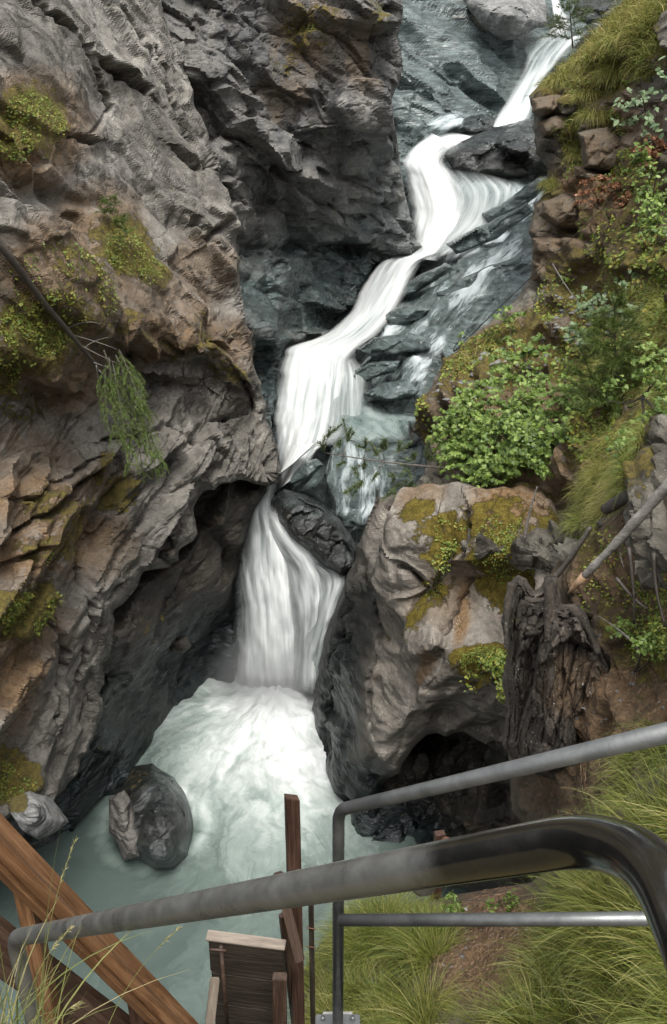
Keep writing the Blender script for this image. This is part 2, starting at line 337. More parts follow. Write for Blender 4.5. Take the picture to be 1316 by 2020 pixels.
relief('left_cliff', [(-160, -160), (335, -160), (315, 0), (345, 90), (385, 200), (420, 300), (452, 390), (470, 460), (474, 560), (490, 640), (505, 720), (520, 800), (540, 870), (550, 935), (545, 958), (515, 955), (470, 945), (425, 965), (400, 968), (375, 1010), (385, 1050), (360, 1085), (335, 1125), (285, 1130), (262, 1165), (238, 1190), (220, 1205), (218, 1260), (200, 1330), (198, 1400), (165, 1500), (130, 1560), (105, 1575), (60, 1560), (0, 1640), (-160, 1750)],
    [(0, 0, 14), (-150, -150, 14), (150, 0, 17), (300, 0, 21.5), (200, 200, 17.3), (380, 200, 20.5), (0, 160, 12.8), (60, 200, 13), (60, 290, 12.2), (130, 330, 13.6), (0, 330, 11.8), (460, 420, 18.8), (300, 400, 17), (150, 450, 13.5), (0, 500, 10.8), (470, 560, 18),
     (350, 600, 15.6), (200, 620, 12.7), (60, 560, 11), (0, 700, 10.0), (120, 740, 10.7), (110, 790, 12.0), (0, 800, 11), (-150, 800, 9.8), (250, 650, 13.0), (400, 690, 14.8), (490, 740, 16.2), (250, 700, 14.9), (400, 745, 16.6), (480, 800, 16.9), (330, 760, 15.8),
     (545, 930, 15.6), (450, 935, 14.9), (350, 955, 13.9), (330, 850, 14.3), (480, 860, 16), (200, 900, 12.6), (100, 930, 11.2), (0, 950, 10.2), (0, 1100, 9.5), (150, 1080, 10.9), (300, 1080, 13.2), (200, 1200, 11.5), (100, 1180, 10.1), (100, 1300, 10.4), (0, 1300, 9), (180, 1400, 11.4), (130, 1530, 10.6), (0, 1500, 8.6), (-150, 1500, 7.6), (-150, 300, 10), (-150, 1000, 8.5)],
    M_A, M=strata(math.radians(25), math.radians(57), 2.6, 1.3, .7), M2=strata(math.radians(25), math.radians(-40), 2.3, 1.2, .62), m2y=(680, 900), jit=6, jag=8, cracks=[([(208, 122), (240, 150), (282, 180)], 7, .5), ([(345, 95), (395, 215), (430, 320), (462, 430)], 4, .3), ([(340, 296), (362, 312), (385, 330)], 4, .3), ([(60, 0), (110, 40), (140, 62)], 4, .25), ([(170, 90), (190, 150), (215, 215), (180, 262)], 3.5, .2), ([(385, 440), (415, 470), (450, 440)], 6, .4),
      ([(300, 100), (345, 190), (380, 280)], 3.5, .2), ([(240, 20), (300, 120)], 3.5, .2), ([(140, 265), (185, 275)], 5, .4), ([(0, 1065), (90, 1010), (205, 925)], 4, .3), ([(0, 985), (60, 985), (190, 905)], 3.5, .2), ([(0, 1120), (60, 1085), (55, 1125)], 6, .4), ([(200, 870), (330, 840), (470, 900)], 3.5, .2), ([(100, 1180), (140, 1290), (110, 1420)], 3.5, .2), ([(190, 1130), (195, 1230), (150, 1380)], 4, .25), ([(480, 760), (500, 800), (420, 830)], 5, .3)],
    calm=[(190, 200, 130, 330, -33, .8), (360, 420, 90, 160, -30, .6), (140, 1380, 70, 180, 12, .9), (120, 860, 130, 60, -10, .8), (270, 560, 80, 60, 20, .7)], lv=[(1.9, .8, .45, .2), (.8, .36, .5, .35), (.33, .13, .5, .3)], nz=.16, rd=.4, rr=12, moss=LM, rust=LR, seed=3, kind='structure',
    wet=[(520, 770, 40, 100, 0, .0)])
# slate wall beyond it ----------------------------------------------
relief('far_cliff', [(260, -160), (800, -160), (790, 30), (782, 80), (790, 130), (778, 180), (785, 250), (790, 300), (800, 380), (815, 440), (826, 505), (790, 516), (745, 522), (722, 560), (690, 625), (640, 662), (570, 688), (555, 720), (545, 800), (535, 850), (380, 800), (330, 400)],
    [(300, 0, 24), (450, 0, 24.5), (600, 0, 25), (780, 0, 26), (350, 150, 23.5), (420, 150, 22.8), (550, 200, 24), (700, 200, 24.8), (775, 180, 26.5), (430, 280, 22.3), (500, 300, 22.9), (600, 300, 23.8), (690, 255, 24.2), (770, 255, 26.5), (480, 350, 23.6), (600, 350, 24.7), (690, 320, 25.8), (780, 310, 28.9),
     (820, 500, 30.3), (750, 500, 29), (600, 500, 25.7), (500, 500, 22.8), (480, 650, 21.4), (540, 800, 21.2), (570, 680, 24.9), (640, 640, 26.4), (690, 610, 27.6), (720, 550, 28.3), (650, 420, 26.8), (450, -150, 26), (780, -150, 28)],
    M_B, jit=6, jag=8, M=strata(math.radians(15), math.radians(32), 1.8, 1.3, .85), lv=[(2.0, .95, .6, .15), (.9, .5, .6, .35), (.4, .17, .5, .35)], nz=.14, rd=.4, rr=10, seed=11,
    wet=[(560, 600, 130, 60, 20, .9), (740, 460, 90, 70, -20, .6), (640, 560, 150, 110, 0, .85), (520, 720, 40, 140, 0, 1.), (760, 330, 50, 60, 0, .4), (500, 600, 40, 80, 0, .8)],
    moss=[(600, 70, 55, 45, 0, .6), (720, 40, 25, 40, 0, .5), (560, 130, 30, 25, 0, .4), (375, 370, 12, 50, 10, .6)], rust=[(600, 80, 60, 70, 0, .6), (560, 190, 50, 40, 0, .4), (700, 120, 40, 70, 0, .5), (400, 500, 60, 60, 0, .6)])
# cave wall under the overhang ---------------------------------------
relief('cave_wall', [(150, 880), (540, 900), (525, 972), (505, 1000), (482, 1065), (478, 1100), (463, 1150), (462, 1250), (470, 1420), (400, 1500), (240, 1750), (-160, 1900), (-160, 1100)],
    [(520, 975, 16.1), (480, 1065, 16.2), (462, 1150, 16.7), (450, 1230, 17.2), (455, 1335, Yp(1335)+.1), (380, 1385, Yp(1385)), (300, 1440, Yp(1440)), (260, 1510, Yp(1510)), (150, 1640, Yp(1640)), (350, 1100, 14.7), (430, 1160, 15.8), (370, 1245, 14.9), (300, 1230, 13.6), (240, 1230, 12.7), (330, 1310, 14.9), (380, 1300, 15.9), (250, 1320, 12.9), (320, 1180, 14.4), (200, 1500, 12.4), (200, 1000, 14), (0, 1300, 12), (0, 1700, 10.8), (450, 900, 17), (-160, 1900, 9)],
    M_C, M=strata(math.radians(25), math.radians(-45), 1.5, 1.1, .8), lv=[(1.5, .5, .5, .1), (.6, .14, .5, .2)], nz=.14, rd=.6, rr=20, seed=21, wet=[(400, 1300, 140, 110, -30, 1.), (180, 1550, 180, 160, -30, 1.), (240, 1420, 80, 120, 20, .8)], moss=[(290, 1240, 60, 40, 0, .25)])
# bedrock of the cascades ---------------------------------------------
relief('cascade_bedrock', [(470, 560), (700, 520), (760, 300), (750, -160), (1300, -160), (1300, 200), (1200, 700), (1000, 1000), (820, 1300), (760, 1450), (430, 1450), (430, 900)],
    [(480, 900, 20.9), (560, 965, 19.2), (470, 1000, 18.7), (470, 1330, 17.4), (640, 1330, 17.1), (560, 1150, 17.8), (700, 1100, 17.4), (620, 1010, 18.4), (700, 950, 18.2), (800, 900, 17.8), (600, 915, 19.6), (620, 890, 21), (700, 875, 20.2), (820, 865, 19.4), (540, 700, 24.2), (560, 760, 23.6), (620, 700, 24.4), (690, 790, 21.9), (760, 790, 21.3), (820, 810, 20.9), (830, 770, 21.6), (740, 770, 22.4), (760, 700, 23.5), (870, 700, 22.3), (690, 640, 26.6), (740, 580, 28.6), (850, 600, 26), (950, 600, 24.3), (800, 525, 30.6), (900, 500, 29.5), (1040, 500, 26.8), (850, 400, 33.2), (950, 400, 32), (1060, 400, 30.3), (830, 320, 34.7), (950, 345, 33.5), (1080, 345, 32.3), (800, 290, 35.6), (900, 270, 37), (980, 240, 38.6), (1060, 235, 38.6), (820, 180, 37.5), (900, 120, 39.5), (1000, 150, 41), (1040, 90, 43.5), (800, 20, 41), (950, 60, 44), (1100, 60, 47.5), (1100, -50, 60), (900, -60, 50), (800, -60, 46), (1250, 0, 50), (700, 1400, 16), (470, 1440, 16)],
    M_F, step=3.2, M=strata(math.radians(10), math.radians(28), 3.4, 1.6, .75), M2=strata(math.radians(10), math.radians(-38), 3.6, 1.6, .7), m2y=(260, 380),
    carve=[(1045, 150, 45, 90, 20, 1), (880, 285, 60, 25, -15, 1), (845, 400, 45, 120, -5, 1), (835, 495, 45, 40, 0, 1), (780, 545, 75, 30, -40, 1), (705, 625, 70, 36, -45, 1), (635, 700, 95, 50, -15, 1), (620, 800, 85, 90, 0, 1), (590, 900, 60, 70, 20, 1), (560, 1150, 110, 220, 0, 1), (760, 845, 90, 46, 0, 1.), (1090, 70, 60, 30, 0, 1)], lv=[(2.4, .95, .6, .1), (1.0, .42, .7, .2), (.42, .2, .6, .1)], nz=.1, nzs=.8, seed=31, wet=1, jit=2)
# right bank ----------------------------------------------------------
relief('right_bank', [(1262, -160), (1235, 0), (1192, 48), (1150, 95), (1095, 150), (1050, 188), (1058, 235), (1062, 300), (1092, 345), (1068, 385), (1055, 450), (1050, 560), (1010, 600), (960, 640), (880, 708), (868, 740), (828, 795), (815, 850), (830, 880), (835, 930), (800, 965), (790, 1000), (900, 1100), (1900, 1250), (1900, -160)],
    [(1240, 0, 22), (1100, 160, 24), (1060, 195, 23.4), (1075, 225, 23.6), (1065, 300, 22.3), (1100, 345, 21), (1060, 450, 20.5), (1050, 560, 19.5), (960, 640, 17.8), (870, 720, 16.6), (820, 850, 14.5), (845, 935, 12.8), (800, 980, 12.4), (1316, 0, 18), (1200, 120, 20.2), (1300, 190, 16.6), (1150, 190, 20.8), (1150, 240, 21.6), (1250, 240, 18.5), (1180, 350, 18.6), (1316, 400, 13.4), (1150, 450, 18), (1120, 560, 17.4), (1200, 600, 14), (1100, 650, 15.5), (1316, 650, 9.5), (1000, 750, 14), (1200, 800, 10.5), (1316, 850, 7.8), (1000, 900, 12), (1100, 1000, 9.8), (1316, 1000, 6.5), (1500, 1000, 5.2), (1500, 0, 14), (1500, 500, 9), (1900, 1200, 4), (1900, 500, 7), (1900, 0, 11)],
    M_E, M=strata(math.radians(-10), math.radians(12), 1.5, 1.1, .75), lv=[(1.3, .65, .5, .25), (.55, .32, .6, .35), (.22, .1, .6, .3)], nz=.2, rd=.8, rr=24, seed=41, jit=6, jag=9,
    moss=[(1200, 100, 130, 75, -38, 1.1), (1130, 180, 80, 28, 0, 1.), (1240, 60, 80, 80, 0, 1.), (1130, 290, 25, 50, 0, .9), (1090, 375, 25, 20, 0, 1.), (1000, 680, 140, 40, -35, .75), (900, 700, 50, 30, -30, .8), (840, 830, 25, 45, 0, .8), (1240, 920, 90, 90, 0, .9), (1230, 440, 60, 60, 0, .5), (1290, 760, 60, 160, 0, .8), (1160, 560, 80, 70, 0, .7), (1000, 960, 80, 30, 0, .5), (1180, 680, 140, 90, 0, .75), (1290, 560, 80, 120, 0, .75), (1250, 350, 80, 60, 0, .6), (1200, 880, 90, 90, 0, .8), (1120, 430, 60, 30, 0, .5), (960, 740, 120, 50, -30, .5)],
    rust=[(1180, 380, 110, 90, 0, .9), (1150, 500, 110, 100, 0, .6), (1000, 700, 160, 60, -35, .9), (1230, 250, 80, 70, 0, .6), (1200, 650, 150, 80, 0, .7), (1050, 850, 200, 120, 0, .8), (1300, 500, 60, 200, 0, .5)])
# big pale rock on the right of the falls -----------------------------
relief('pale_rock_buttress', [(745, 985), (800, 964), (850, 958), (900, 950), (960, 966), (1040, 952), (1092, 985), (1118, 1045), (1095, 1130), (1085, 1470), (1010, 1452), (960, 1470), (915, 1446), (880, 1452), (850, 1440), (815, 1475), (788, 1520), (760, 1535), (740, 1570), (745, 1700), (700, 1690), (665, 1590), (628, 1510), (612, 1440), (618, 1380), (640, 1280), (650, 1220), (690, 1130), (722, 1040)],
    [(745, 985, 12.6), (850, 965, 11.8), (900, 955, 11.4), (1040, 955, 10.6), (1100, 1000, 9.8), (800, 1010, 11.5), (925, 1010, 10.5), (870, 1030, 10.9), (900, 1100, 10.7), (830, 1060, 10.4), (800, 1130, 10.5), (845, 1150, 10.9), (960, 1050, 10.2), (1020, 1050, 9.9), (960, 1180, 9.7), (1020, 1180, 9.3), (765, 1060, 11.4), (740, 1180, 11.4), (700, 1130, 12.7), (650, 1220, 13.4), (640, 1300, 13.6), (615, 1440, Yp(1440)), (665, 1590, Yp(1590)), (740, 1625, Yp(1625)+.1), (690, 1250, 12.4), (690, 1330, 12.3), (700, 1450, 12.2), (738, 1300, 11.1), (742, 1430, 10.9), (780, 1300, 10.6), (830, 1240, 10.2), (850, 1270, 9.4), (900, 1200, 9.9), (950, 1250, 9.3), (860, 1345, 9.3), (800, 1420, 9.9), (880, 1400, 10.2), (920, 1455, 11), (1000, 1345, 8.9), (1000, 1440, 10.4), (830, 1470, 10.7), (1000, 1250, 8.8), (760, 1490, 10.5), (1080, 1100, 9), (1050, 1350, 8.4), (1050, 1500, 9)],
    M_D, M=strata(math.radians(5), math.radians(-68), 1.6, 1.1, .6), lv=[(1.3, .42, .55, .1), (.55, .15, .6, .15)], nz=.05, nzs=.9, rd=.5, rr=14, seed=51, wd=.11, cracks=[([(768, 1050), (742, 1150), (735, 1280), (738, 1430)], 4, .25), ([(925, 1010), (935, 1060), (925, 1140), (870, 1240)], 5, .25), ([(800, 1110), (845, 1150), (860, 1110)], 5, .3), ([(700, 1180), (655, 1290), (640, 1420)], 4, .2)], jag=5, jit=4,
    wet=[(660, 1420, 62, 240, 6, 1.), (690, 1240, 50, 130, 14, .8), (720, 1110, 28, 80, 14, .4), (700, 1560, 80, 80, 0, 1.)],  # wet by the water; also paints shade onto the left face
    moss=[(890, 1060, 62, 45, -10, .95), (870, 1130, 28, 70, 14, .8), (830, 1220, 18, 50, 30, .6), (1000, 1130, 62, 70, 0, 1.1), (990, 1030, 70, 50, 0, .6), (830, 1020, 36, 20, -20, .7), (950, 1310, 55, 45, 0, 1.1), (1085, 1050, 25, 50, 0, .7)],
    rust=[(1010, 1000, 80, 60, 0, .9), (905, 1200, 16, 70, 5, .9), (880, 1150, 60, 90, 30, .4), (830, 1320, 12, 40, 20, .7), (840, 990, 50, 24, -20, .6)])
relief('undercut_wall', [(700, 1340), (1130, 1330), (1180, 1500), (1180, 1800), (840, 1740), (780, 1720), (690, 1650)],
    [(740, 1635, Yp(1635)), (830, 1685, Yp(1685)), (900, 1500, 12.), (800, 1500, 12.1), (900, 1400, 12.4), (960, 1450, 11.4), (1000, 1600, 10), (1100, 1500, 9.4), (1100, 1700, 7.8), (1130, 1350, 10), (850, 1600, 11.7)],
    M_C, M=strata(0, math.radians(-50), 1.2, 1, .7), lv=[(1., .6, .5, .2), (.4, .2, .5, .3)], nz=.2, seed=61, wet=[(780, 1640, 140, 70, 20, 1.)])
# soil slope with the stump -------------------------------------------
relief('soil_slope', [(1075, 1150), (1110, 1090), (1200, 1010), (1330, 940), (1500, 880), (1900, 780), (1900, 2200), (1500, 2100), (1150, 1760), (1080, 1680), (1010, 1600), (1000, 1450), (1020, 1300)],
    [(1060, 1150, 8.2), (1010, 1350, 7.3), (1010, 1550, 7.2), (1316, 1000, 6.3), (1200, 1100, 6.8), (1316, 1200, 5.4), (1150, 1300, 6.5), (1260, 1320, 5.6), (1316, 1400, 4.7), (1150, 1480, 5.7), (1060, 1500, 6.6), (1100, 1600, 5.9), (1316, 1560, 4.0), (1200, 1700, 4.4), (1500, 1000, 5), (1500, 1800, 2.8), (1900, 900, 4.3), (1900, 1800, 2.3)],
    M_S, M=strata(0, math.radians(-30), 1, 1, .7), lv=[(.5, .22, .5, .2), (.2, .09, .5, .2)], nz=.16, nzs=2.2, rd=.4, seed=71, wd=.05,
    moss=[(1280, 1270, 80, 70, 0, .8), (1200, 1210, 60, 40, 0, .5), (1150, 1080, 40, 60, 0, .5)], rust=[(1200, 1400, 180, 140, 0, .7), (1250, 1120, 160, 90, 0, .7), (1150, 1550, 120, 60, 0, .5)])
# grassy bank below the railing ----------------------------------------
relief('grassy_bank', [(596, 1920), (625, 1870), (690, 1800), (800, 1782), (900, 1765), (1050, 1740), (1110, 1690), (1210, 1590), (1320, 1500), (1500, 1430), (1950, 1350), (1950, 2320), (540, 2320), (585, 2020)],
    [(600, 1900, 5.5), (700, 1800, 5.7), (900, 1765, 5.4), (1050, 1740, 4.9), (1200, 1600, 4.2), (1500, 1450, 3.0), (650, 2000, 4.5), (900, 1950, 4.1), (950, 1850, 4.7), (1100, 1900, 3.7), (1316, 1800, 3.0), (1316, 2000, 2.6), (900, 2200, 3.3), (1500, 2200, 2.0), (600, 2200, 3.9), (1950, 1400, 2.4), (1950, 2200, 1.7)],
    M_S, M=strata(0, 0, 1, 1, 1), lv=[(.35, .09, .5, .2)], nz=.13, nzs=1.6, rd=.5, seed=81, wd=.06,
    rust=[(960, 1870, 110, 120, 30, .9)], moss=[(700, 1950, 130, 120, 0, .5), (1250, 1900, 180, 160, 0, .5)])
# far backdrop and ground round the camera -------------------------------
relief('upper_gorge', [(-700, -900), (2100, -900), (2100, 900), (1600, 900), (-700, 900)], [(0, 0, 60), (1300, 0, 66), (658, -800, 85), (-600, 800, 40), (2000, 800, 40), (658, 800, 50)], M_E, step=14, lv=[(6, 3, .5, .2), (2, .8, .5, .2)], nz=.8, nzs=.2, seed=91, moss=[(700, 0, 2000, 1500, 0, .5)])
# ------------------------------------------------------------------ loose rocks and boulders (each its own thing)
def boulder(name, outline, ctrl, T, m, lv, label, cat='boulder', group=None, step=3, M=None, seed=1, wet=(), moss=(), rust=(), nz=.05, R=None, jit=3):
    """closed rock: front and back shells meeting at an irregular outline, real depth T each way"""
    xs = [p[0] for p in outline]; ys = [p[1] for p in outline]; R = R or .5*min(max(xs)-min(xs), max(ys)-min(ys))
    gx = np.arange(min(xs)-8, max(xs)+8+step, step, dtype=float); gy = np.arange(min(ys)-8, max(ys)+8+step, step, dtype=float)
    X, Y = np.meshgrid(gx, gy); sh = X.shape; x, y = X.ravel().copy(), Y.ravel().copy()
    d, nx, ny = poly_sd(x, y, outline); out = d <= 0
    ux, uy = np.where(out, nx, x), np.where(out, ny, y)
    q = np.stack([ux/26, uy/26, ux*0+seed], 1); jx, jy = jit*fbm(q, seed, 3), jit*fbm(q+9, seed+1, 3)
    Rb = RBF([(c[0], c[1]) for c in ctrl], np.array([1/c[2] for c in ctrl])); Yb = 1/np.clip(Rb(ux, uy), Rb.lo*.7, Rb.hi*1.3)
    t = np.clip(d/R, 0, 1); h = np.clip(1-(1-t)**2.6, 0, 1)**.8; keep = d > -step*1.5
    ok = keep.reshape(sh); idx = np.cumsum(keep).reshape(sh)-1; f = gridfaces(idx, ok)
    M = strata(.4, -.5, 1.4, 1, .8) if M is None else M
    V = []
    for sgn in (-1, 1):
        P = at(ux+jx, uy+jy, Yb+sgn*T*h+(T*.6 if sgn > 0 else T*.6)*0)
        D = facets(P, M, lv, seed*13)+nz*fbm(P*3, seed+5, 5)
        Vw = -P/np.linalg.norm(P, axis=1, keepdims=True)
        P = P+Vw*(-sgn*D*np.clip(d/(R*.6), 0, 1))[:, None]; V.append(P[keep])
    n = len(V[0]); V = np.concatenate(V); f = np.concatenate([f, f[:, ::-1]+n])
    X_, Y_ = X.ravel()[keep], Y.ravel()[keep]; z = np.zeros(len(X_))
    g = lambda L: np.tile(np.ones(len(X_)) if L == 1 else (ells(X_, Y_, L) if L else z), 2)
    og = V.mean(0); og[2] = V[:, 2].min()
    o = mesh(name, V, f, m, attrs=dict(wet=g(wet), moss=g(moss), rust=g(rust)), origin=og, smooth=False)
    return tag(o, label, cat, group)
M_CK = rock_mat('brown_lump_rock', (.02, .017, .012), (.045, .038, .028), (.09, .077, .06), lich=.0, rough=.7)  # darkened along with the cave rock to deepen the overhang's shade
BL = [(.8, .34, .55, .1), (.3, .09, .5, .2)]
boulder('boulder', [(262, 1512), (300, 1505), (345, 1535), (372, 1580), (386, 1640), (372, 1685), (345, 1718), (305, 1715), (275, 1695), (245, 1700), (228, 1665), (215, 1615), (222, 1570), (245, 1545)],
    [(262, 1520, 13), (300, 1505, 13.3), (345, 1540, 12.8), (386, 1640, 11.9), (345, 1718, 11.0), (275, 1695, 11.0), (215, 1615, 11.9), (300, 1600, 11.5), (320, 1560, 11.9), (345, 1630, 11.3), (280, 1650, 11.2), (320, 1690, 10.8)], .5, M_BLK, [(1.2, .3, .5, .0), (.35, .05, .5, .1)],
    'large dark wet boulder standing in the green pool at the foot of the falls', seed=9, R=34, step=2.5, wet=[(330, 1560, 50, 50, 0, .8), (320, 1700, 80, 40, 0, 1)], moss=[(270, 1540, 30, 20, 0, .3)])
boulder('boulder', [(215, 1575), (245, 1560), (262, 1580), (265, 1620), (276, 1650), (275, 1690), (246, 1697), (232, 1665), (216, 1640)],
    [(240, 1560, 11.3), (262, 1600, 11.2), (275, 1690, 10.6), (216, 1640, 11.1), (245, 1630, 11.0)], .22, M_GB2, [(.5, .12, .5, .15), (.2, .04, .5, .1)], 'rough grey slab leaning on the left face of the dark pool boulder', seed=4, step=2.5)
boulder('boulder', [(536, 985), (560, 965), (600, 975), (640, 1000), (668, 1022), (690, 1050), (712, 1085), (708, 1125), (670, 1138), (640, 1120), (610, 1090), (570, 1060), (545, 1030)],
    [(536, 985, 17.2), (600, 975, 17.4), (690, 1050, 16.6), (712, 1100, 16.2), (640, 1120, 16), (545, 1030, 17), (630, 1050, 16.5)], .8, M_BLK, BL, 'black wet boulder wedged beside the lip of the lower falls', seed=6, R=26, step=2.5, wet=[(600, 990, 80, 30, 25, .8), (700, 1100, 30, 60, 0, .6)])
boulder('boulder', [(878, 305), (900, 285), (940, 265), (985, 250), (1040, 235), (1100, 240), (1130, 290), (1110, 345), (1060, 345), (1000, 350), (940, 348), (895, 335)],
    [(878, 305, 34.5), (985, 250, 35.5), (1100, 250, 34.5), (1000, 348, 33), (1110, 345, 32.6), (1000, 290, 33.8)], 1.3, M_BLK, [(1.6, .8, .6, .1), (.6, .2, .5, .2)], 'long dark slab of wet rock lying across the upper stream', seed=8, wet=[(1000, 260, 150, 30, -8, 1)])
boulder('boulder', [(903, 255), (915, 235), (950, 224), (972, 230), (980, 246), (965, 258), (930, 262)], [(903, 255, 37), (950, 224, 37.5), (980, 246, 37.2), (930, 262, 36.4)], .5, M_BLK, [(.8, .2, .5, .1)], 'small dark wet boulder in the stream above the long slab', seed=9, wet=1)
boulder('boulder', [(912, -20), (1060, -30), (1080, 10), (1078, 45), (1050, 60), (1010, 80), (985, 78), (950, 50), (925, 20)],
    [(912, 0, 44), (1060, -20, 46), (1078, 45, 43.5), (1010, 80, 42), (950, 50, 42.5), (1005, 25, 42)], 1.7, M_GB, [(2.2, 1.1, .6, .05), (.9, .25, .5, .15)], 'huge pale grey angular boulder at the top of the stream', seed=12, moss=[])
boulder('boulder', [(865, -20), (915, -10), (930, 20), (922, 42), (890, 40), (872, 20)], [(865, 0, 44.5), (915, 0, 45), (922, 42, 43.5), (890, 40, 43.5)], .9, M_GB, [(1.2, .4, .5, .1)], 'smaller grey block tucked left of the huge pale boulder', seed=13)
boulder('boulder', [(1050, 25), (1075, 18), (1092, 35), (1090, 52), (1060, 55)], [(1050, 25, 45), (1090, 35, 45), (1070, 50, 44.2)], .6, M_BLK, [(1.2, .3, .5, .1)], 'small dark rock right of the huge pale boulder, beside the stream', seed=14, wet=1)
boulder('boulder', [(1140, 0), (1190, -15), (1235, 0), (1215, 35), (1160, 48), (1125, 30)], [(1140, 0, 46), (1215, 35, 44), (1160, 45, 44), (1190, 0, 46)], 1.2, M_BLK, [(1.4, .5, .5, .1)], 'dark rock at the top right where the stream enters', seed=15, wet=1)
boulder('ledge_rock', [(18, 1575), (60, 1560), (105, 1575), (125, 1605), (137, 1622), (100, 1645), (75, 1658), (45, 1640), (20, 1605)],
    [(18, 1575, 8.2), (105, 1575, 8.6), (137, 1622, 8.4), (75, 1655, 7.8), (20, 1605, 7.9), (70, 1600, 7.9)], .25, M_GB, [(.5, .07, .5, .1), (.2, .02, .5, .1)], 'pale grey pointed rock jutting over the pool at the lower left', 'rock', seed=17, step=2.5, moss=[(30, 1580, 25, 25, 0, 1.)])
# knobs of the cave wall
for k, (ol, y, T, lab) in enumerate([([(315, 1085), (352, 1075), (352, 1105), (330, 1112), (312, 1105)], 13.6, .25, 'lower of the two rounded grey knobs under the overhang'), ([(330, 1060), (350, 1052), (356, 1068), (340, 1082)], 13.7, .2, 'upper of the two rounded grey knobs under the overhang'),
 ([(336, 1258), (365, 1256), (378, 1272), (362, 1288), (338, 1285)], 14.6, .3, 'small rounded brown rock lump pointing at the falls')]):
    cx, cy = np.mean([p[0] for p in ol]), np.mean([p[1] for p in ol]); boulder('rock', ol, [(p[0], p[1], y+.1-.002*(p[1]-cy)) for p in ol]+[(cx, cy, y)], T, M_CK, [(.7, .25, .5, .1), (.3, .08, .5, .1)], lab, 'rock', None, seed=60+k, jit=5)
# blocks of the right bank
GR = 'broken blocks of the right bank'
blocks = [([(1140, 262), (1200, 250), (1245, 290), (1250, 320), (1200, 345), (1150, 335)], 19.2, .5, 'large brown block with a flat face in the right bank under the grass'),
 ([(1135, 330), (1190, 340), (1205, 360), (1160, 362), (1135, 350)], 19.0, .3, 'thin slab right under the large brown block of the right bank'),
 ([(1068, 400), (1110, 380), (1165, 400), (1185, 430), (1150, 460), (1095, 450), (1062, 425)], 19.6, .6, 'wide brown rock jutting over the stream below the tuft of grass'),
 ([(1170, 440), (1215, 415), (1248, 435), (1235, 465), (1190, 475)], 17.4, .4, 'reddish brown rock right of the wide jutting rock'),
 ([(1050, 470), (1090, 460), (1130, 480), (1140, 510), (1095, 520), (1052, 500)], 19.4, .5, 'brown rock right below the wide jutting rock'),
 ([(1100, 520), (1140, 510), (1150, 560), (1120, 605), (1095, 590)], 18.0, .4, 'upright narrow grey brown block beside the upper end of the bare slope'),
 ([(1050, 515), (1095, 520), (1092, 560), (1052, 555)], 19.0, .4, 'dark block on the edge of the bank left of the upright block'),
 ([(1152, 480), (1230, 475), (1240, 510), (1180, 525)], 17.0, .4, 'low brown block under the reddish brown rock'),
 ([(1080, 635), (1120, 625), (1145, 650), (1120, 680), (1085, 665)], 15.3, .3, 'grey block sitting above the leafy shrub'),
 ([(1050, 195), (1110, 185), (1120, 215), (1070, 232), (1048, 222)], 22.5, .5, 'dark ledge block under the hanging tussocks at the top of the right bank'),
 ([(1062, 240), (1120, 225), (1130, 262), (1070, 272)], 22.2, .5, 'second dark ledge block below the hanging tussocks')]
for k, (ol, y, T, lab) in enumerate(blocks):
    cx, cy = np.mean([p[0] for p in ol]), np.mean([p[1] for p in ol])
    boulder('rock', ol, [(p[0], p[1], y+.2-.004*(p[1]-cy)) for p in ol]+[(cx, cy, y-.1)], T, M_E, [(.9, .4, .5, .1), (.35, .12, .5, .1)], lab, 'rock', GR, seed=20+k, R=14, rust=[(cx, cy, 60, 60, 0, .45)], jit=5)
# ------------------------------------------------------------------ water
def water_mat(name, base, foam_lo, foam_hi, aspect, a_lo, a_hi, rough=.35, uscale=1., tint=(.86, .9, .9), nzm=1.9):
    m, n, l, b = mat(name); N = NB(m); uv = N.attr('flow', 'Vector'); fo = N.attr('foam'); ed = N.attr('edge')
    v = N.map(uv, (0, 0, 0), aspect)
    s1 = N.noise(v, 3*uscale, 6, .62, .35); s2 = N.noise(v, 10*uscale, 6, .7, .2)
    st = N.ma('ADD', N.ma('MULTIPLY', s1, .82), N.ma('MULTIPLY', s2, .18))
    k = N.ma('ADD', fo, N.ma('MULTIPLY', N.ma('SUBTRACT', st, .5), nzm))
    f = N.ramp(k, [(foam_lo, 0.), (foam_hi, 1.)])
    l.new(N.mix(f, base, tint), b.inputs['Base Color'])
    l.new(N.mix(f, .12, rough+.3), b.inputs['Roughness'])
    b.inputs['IOR'].default_value = 1.33
    al = N.ma('MULTIPLY', ed, N.ma('ADD', .25, N.ma('MULTIPLY', k, 1.2)))
    l.new(N.ramp(al, [(a_lo, 0.), (a_hi, 1.)]), b.inputs['Alpha'])
    l.new(N.bump(st, .2, .08), b.inputs['Normal'])
    return m
M_W = water_mat('white_water', (.2, .24, .235), .2, 1.05, (3.0, .22, 1), .06, 1.0, tint=(.68, .69, .675), nzm=1.35)
M_V = water_mat('thin_sliding_water', (.16, .2, .195), .4, .95, (2.4, .7, 1), .46, .95, tint=(.66, .71, .72))
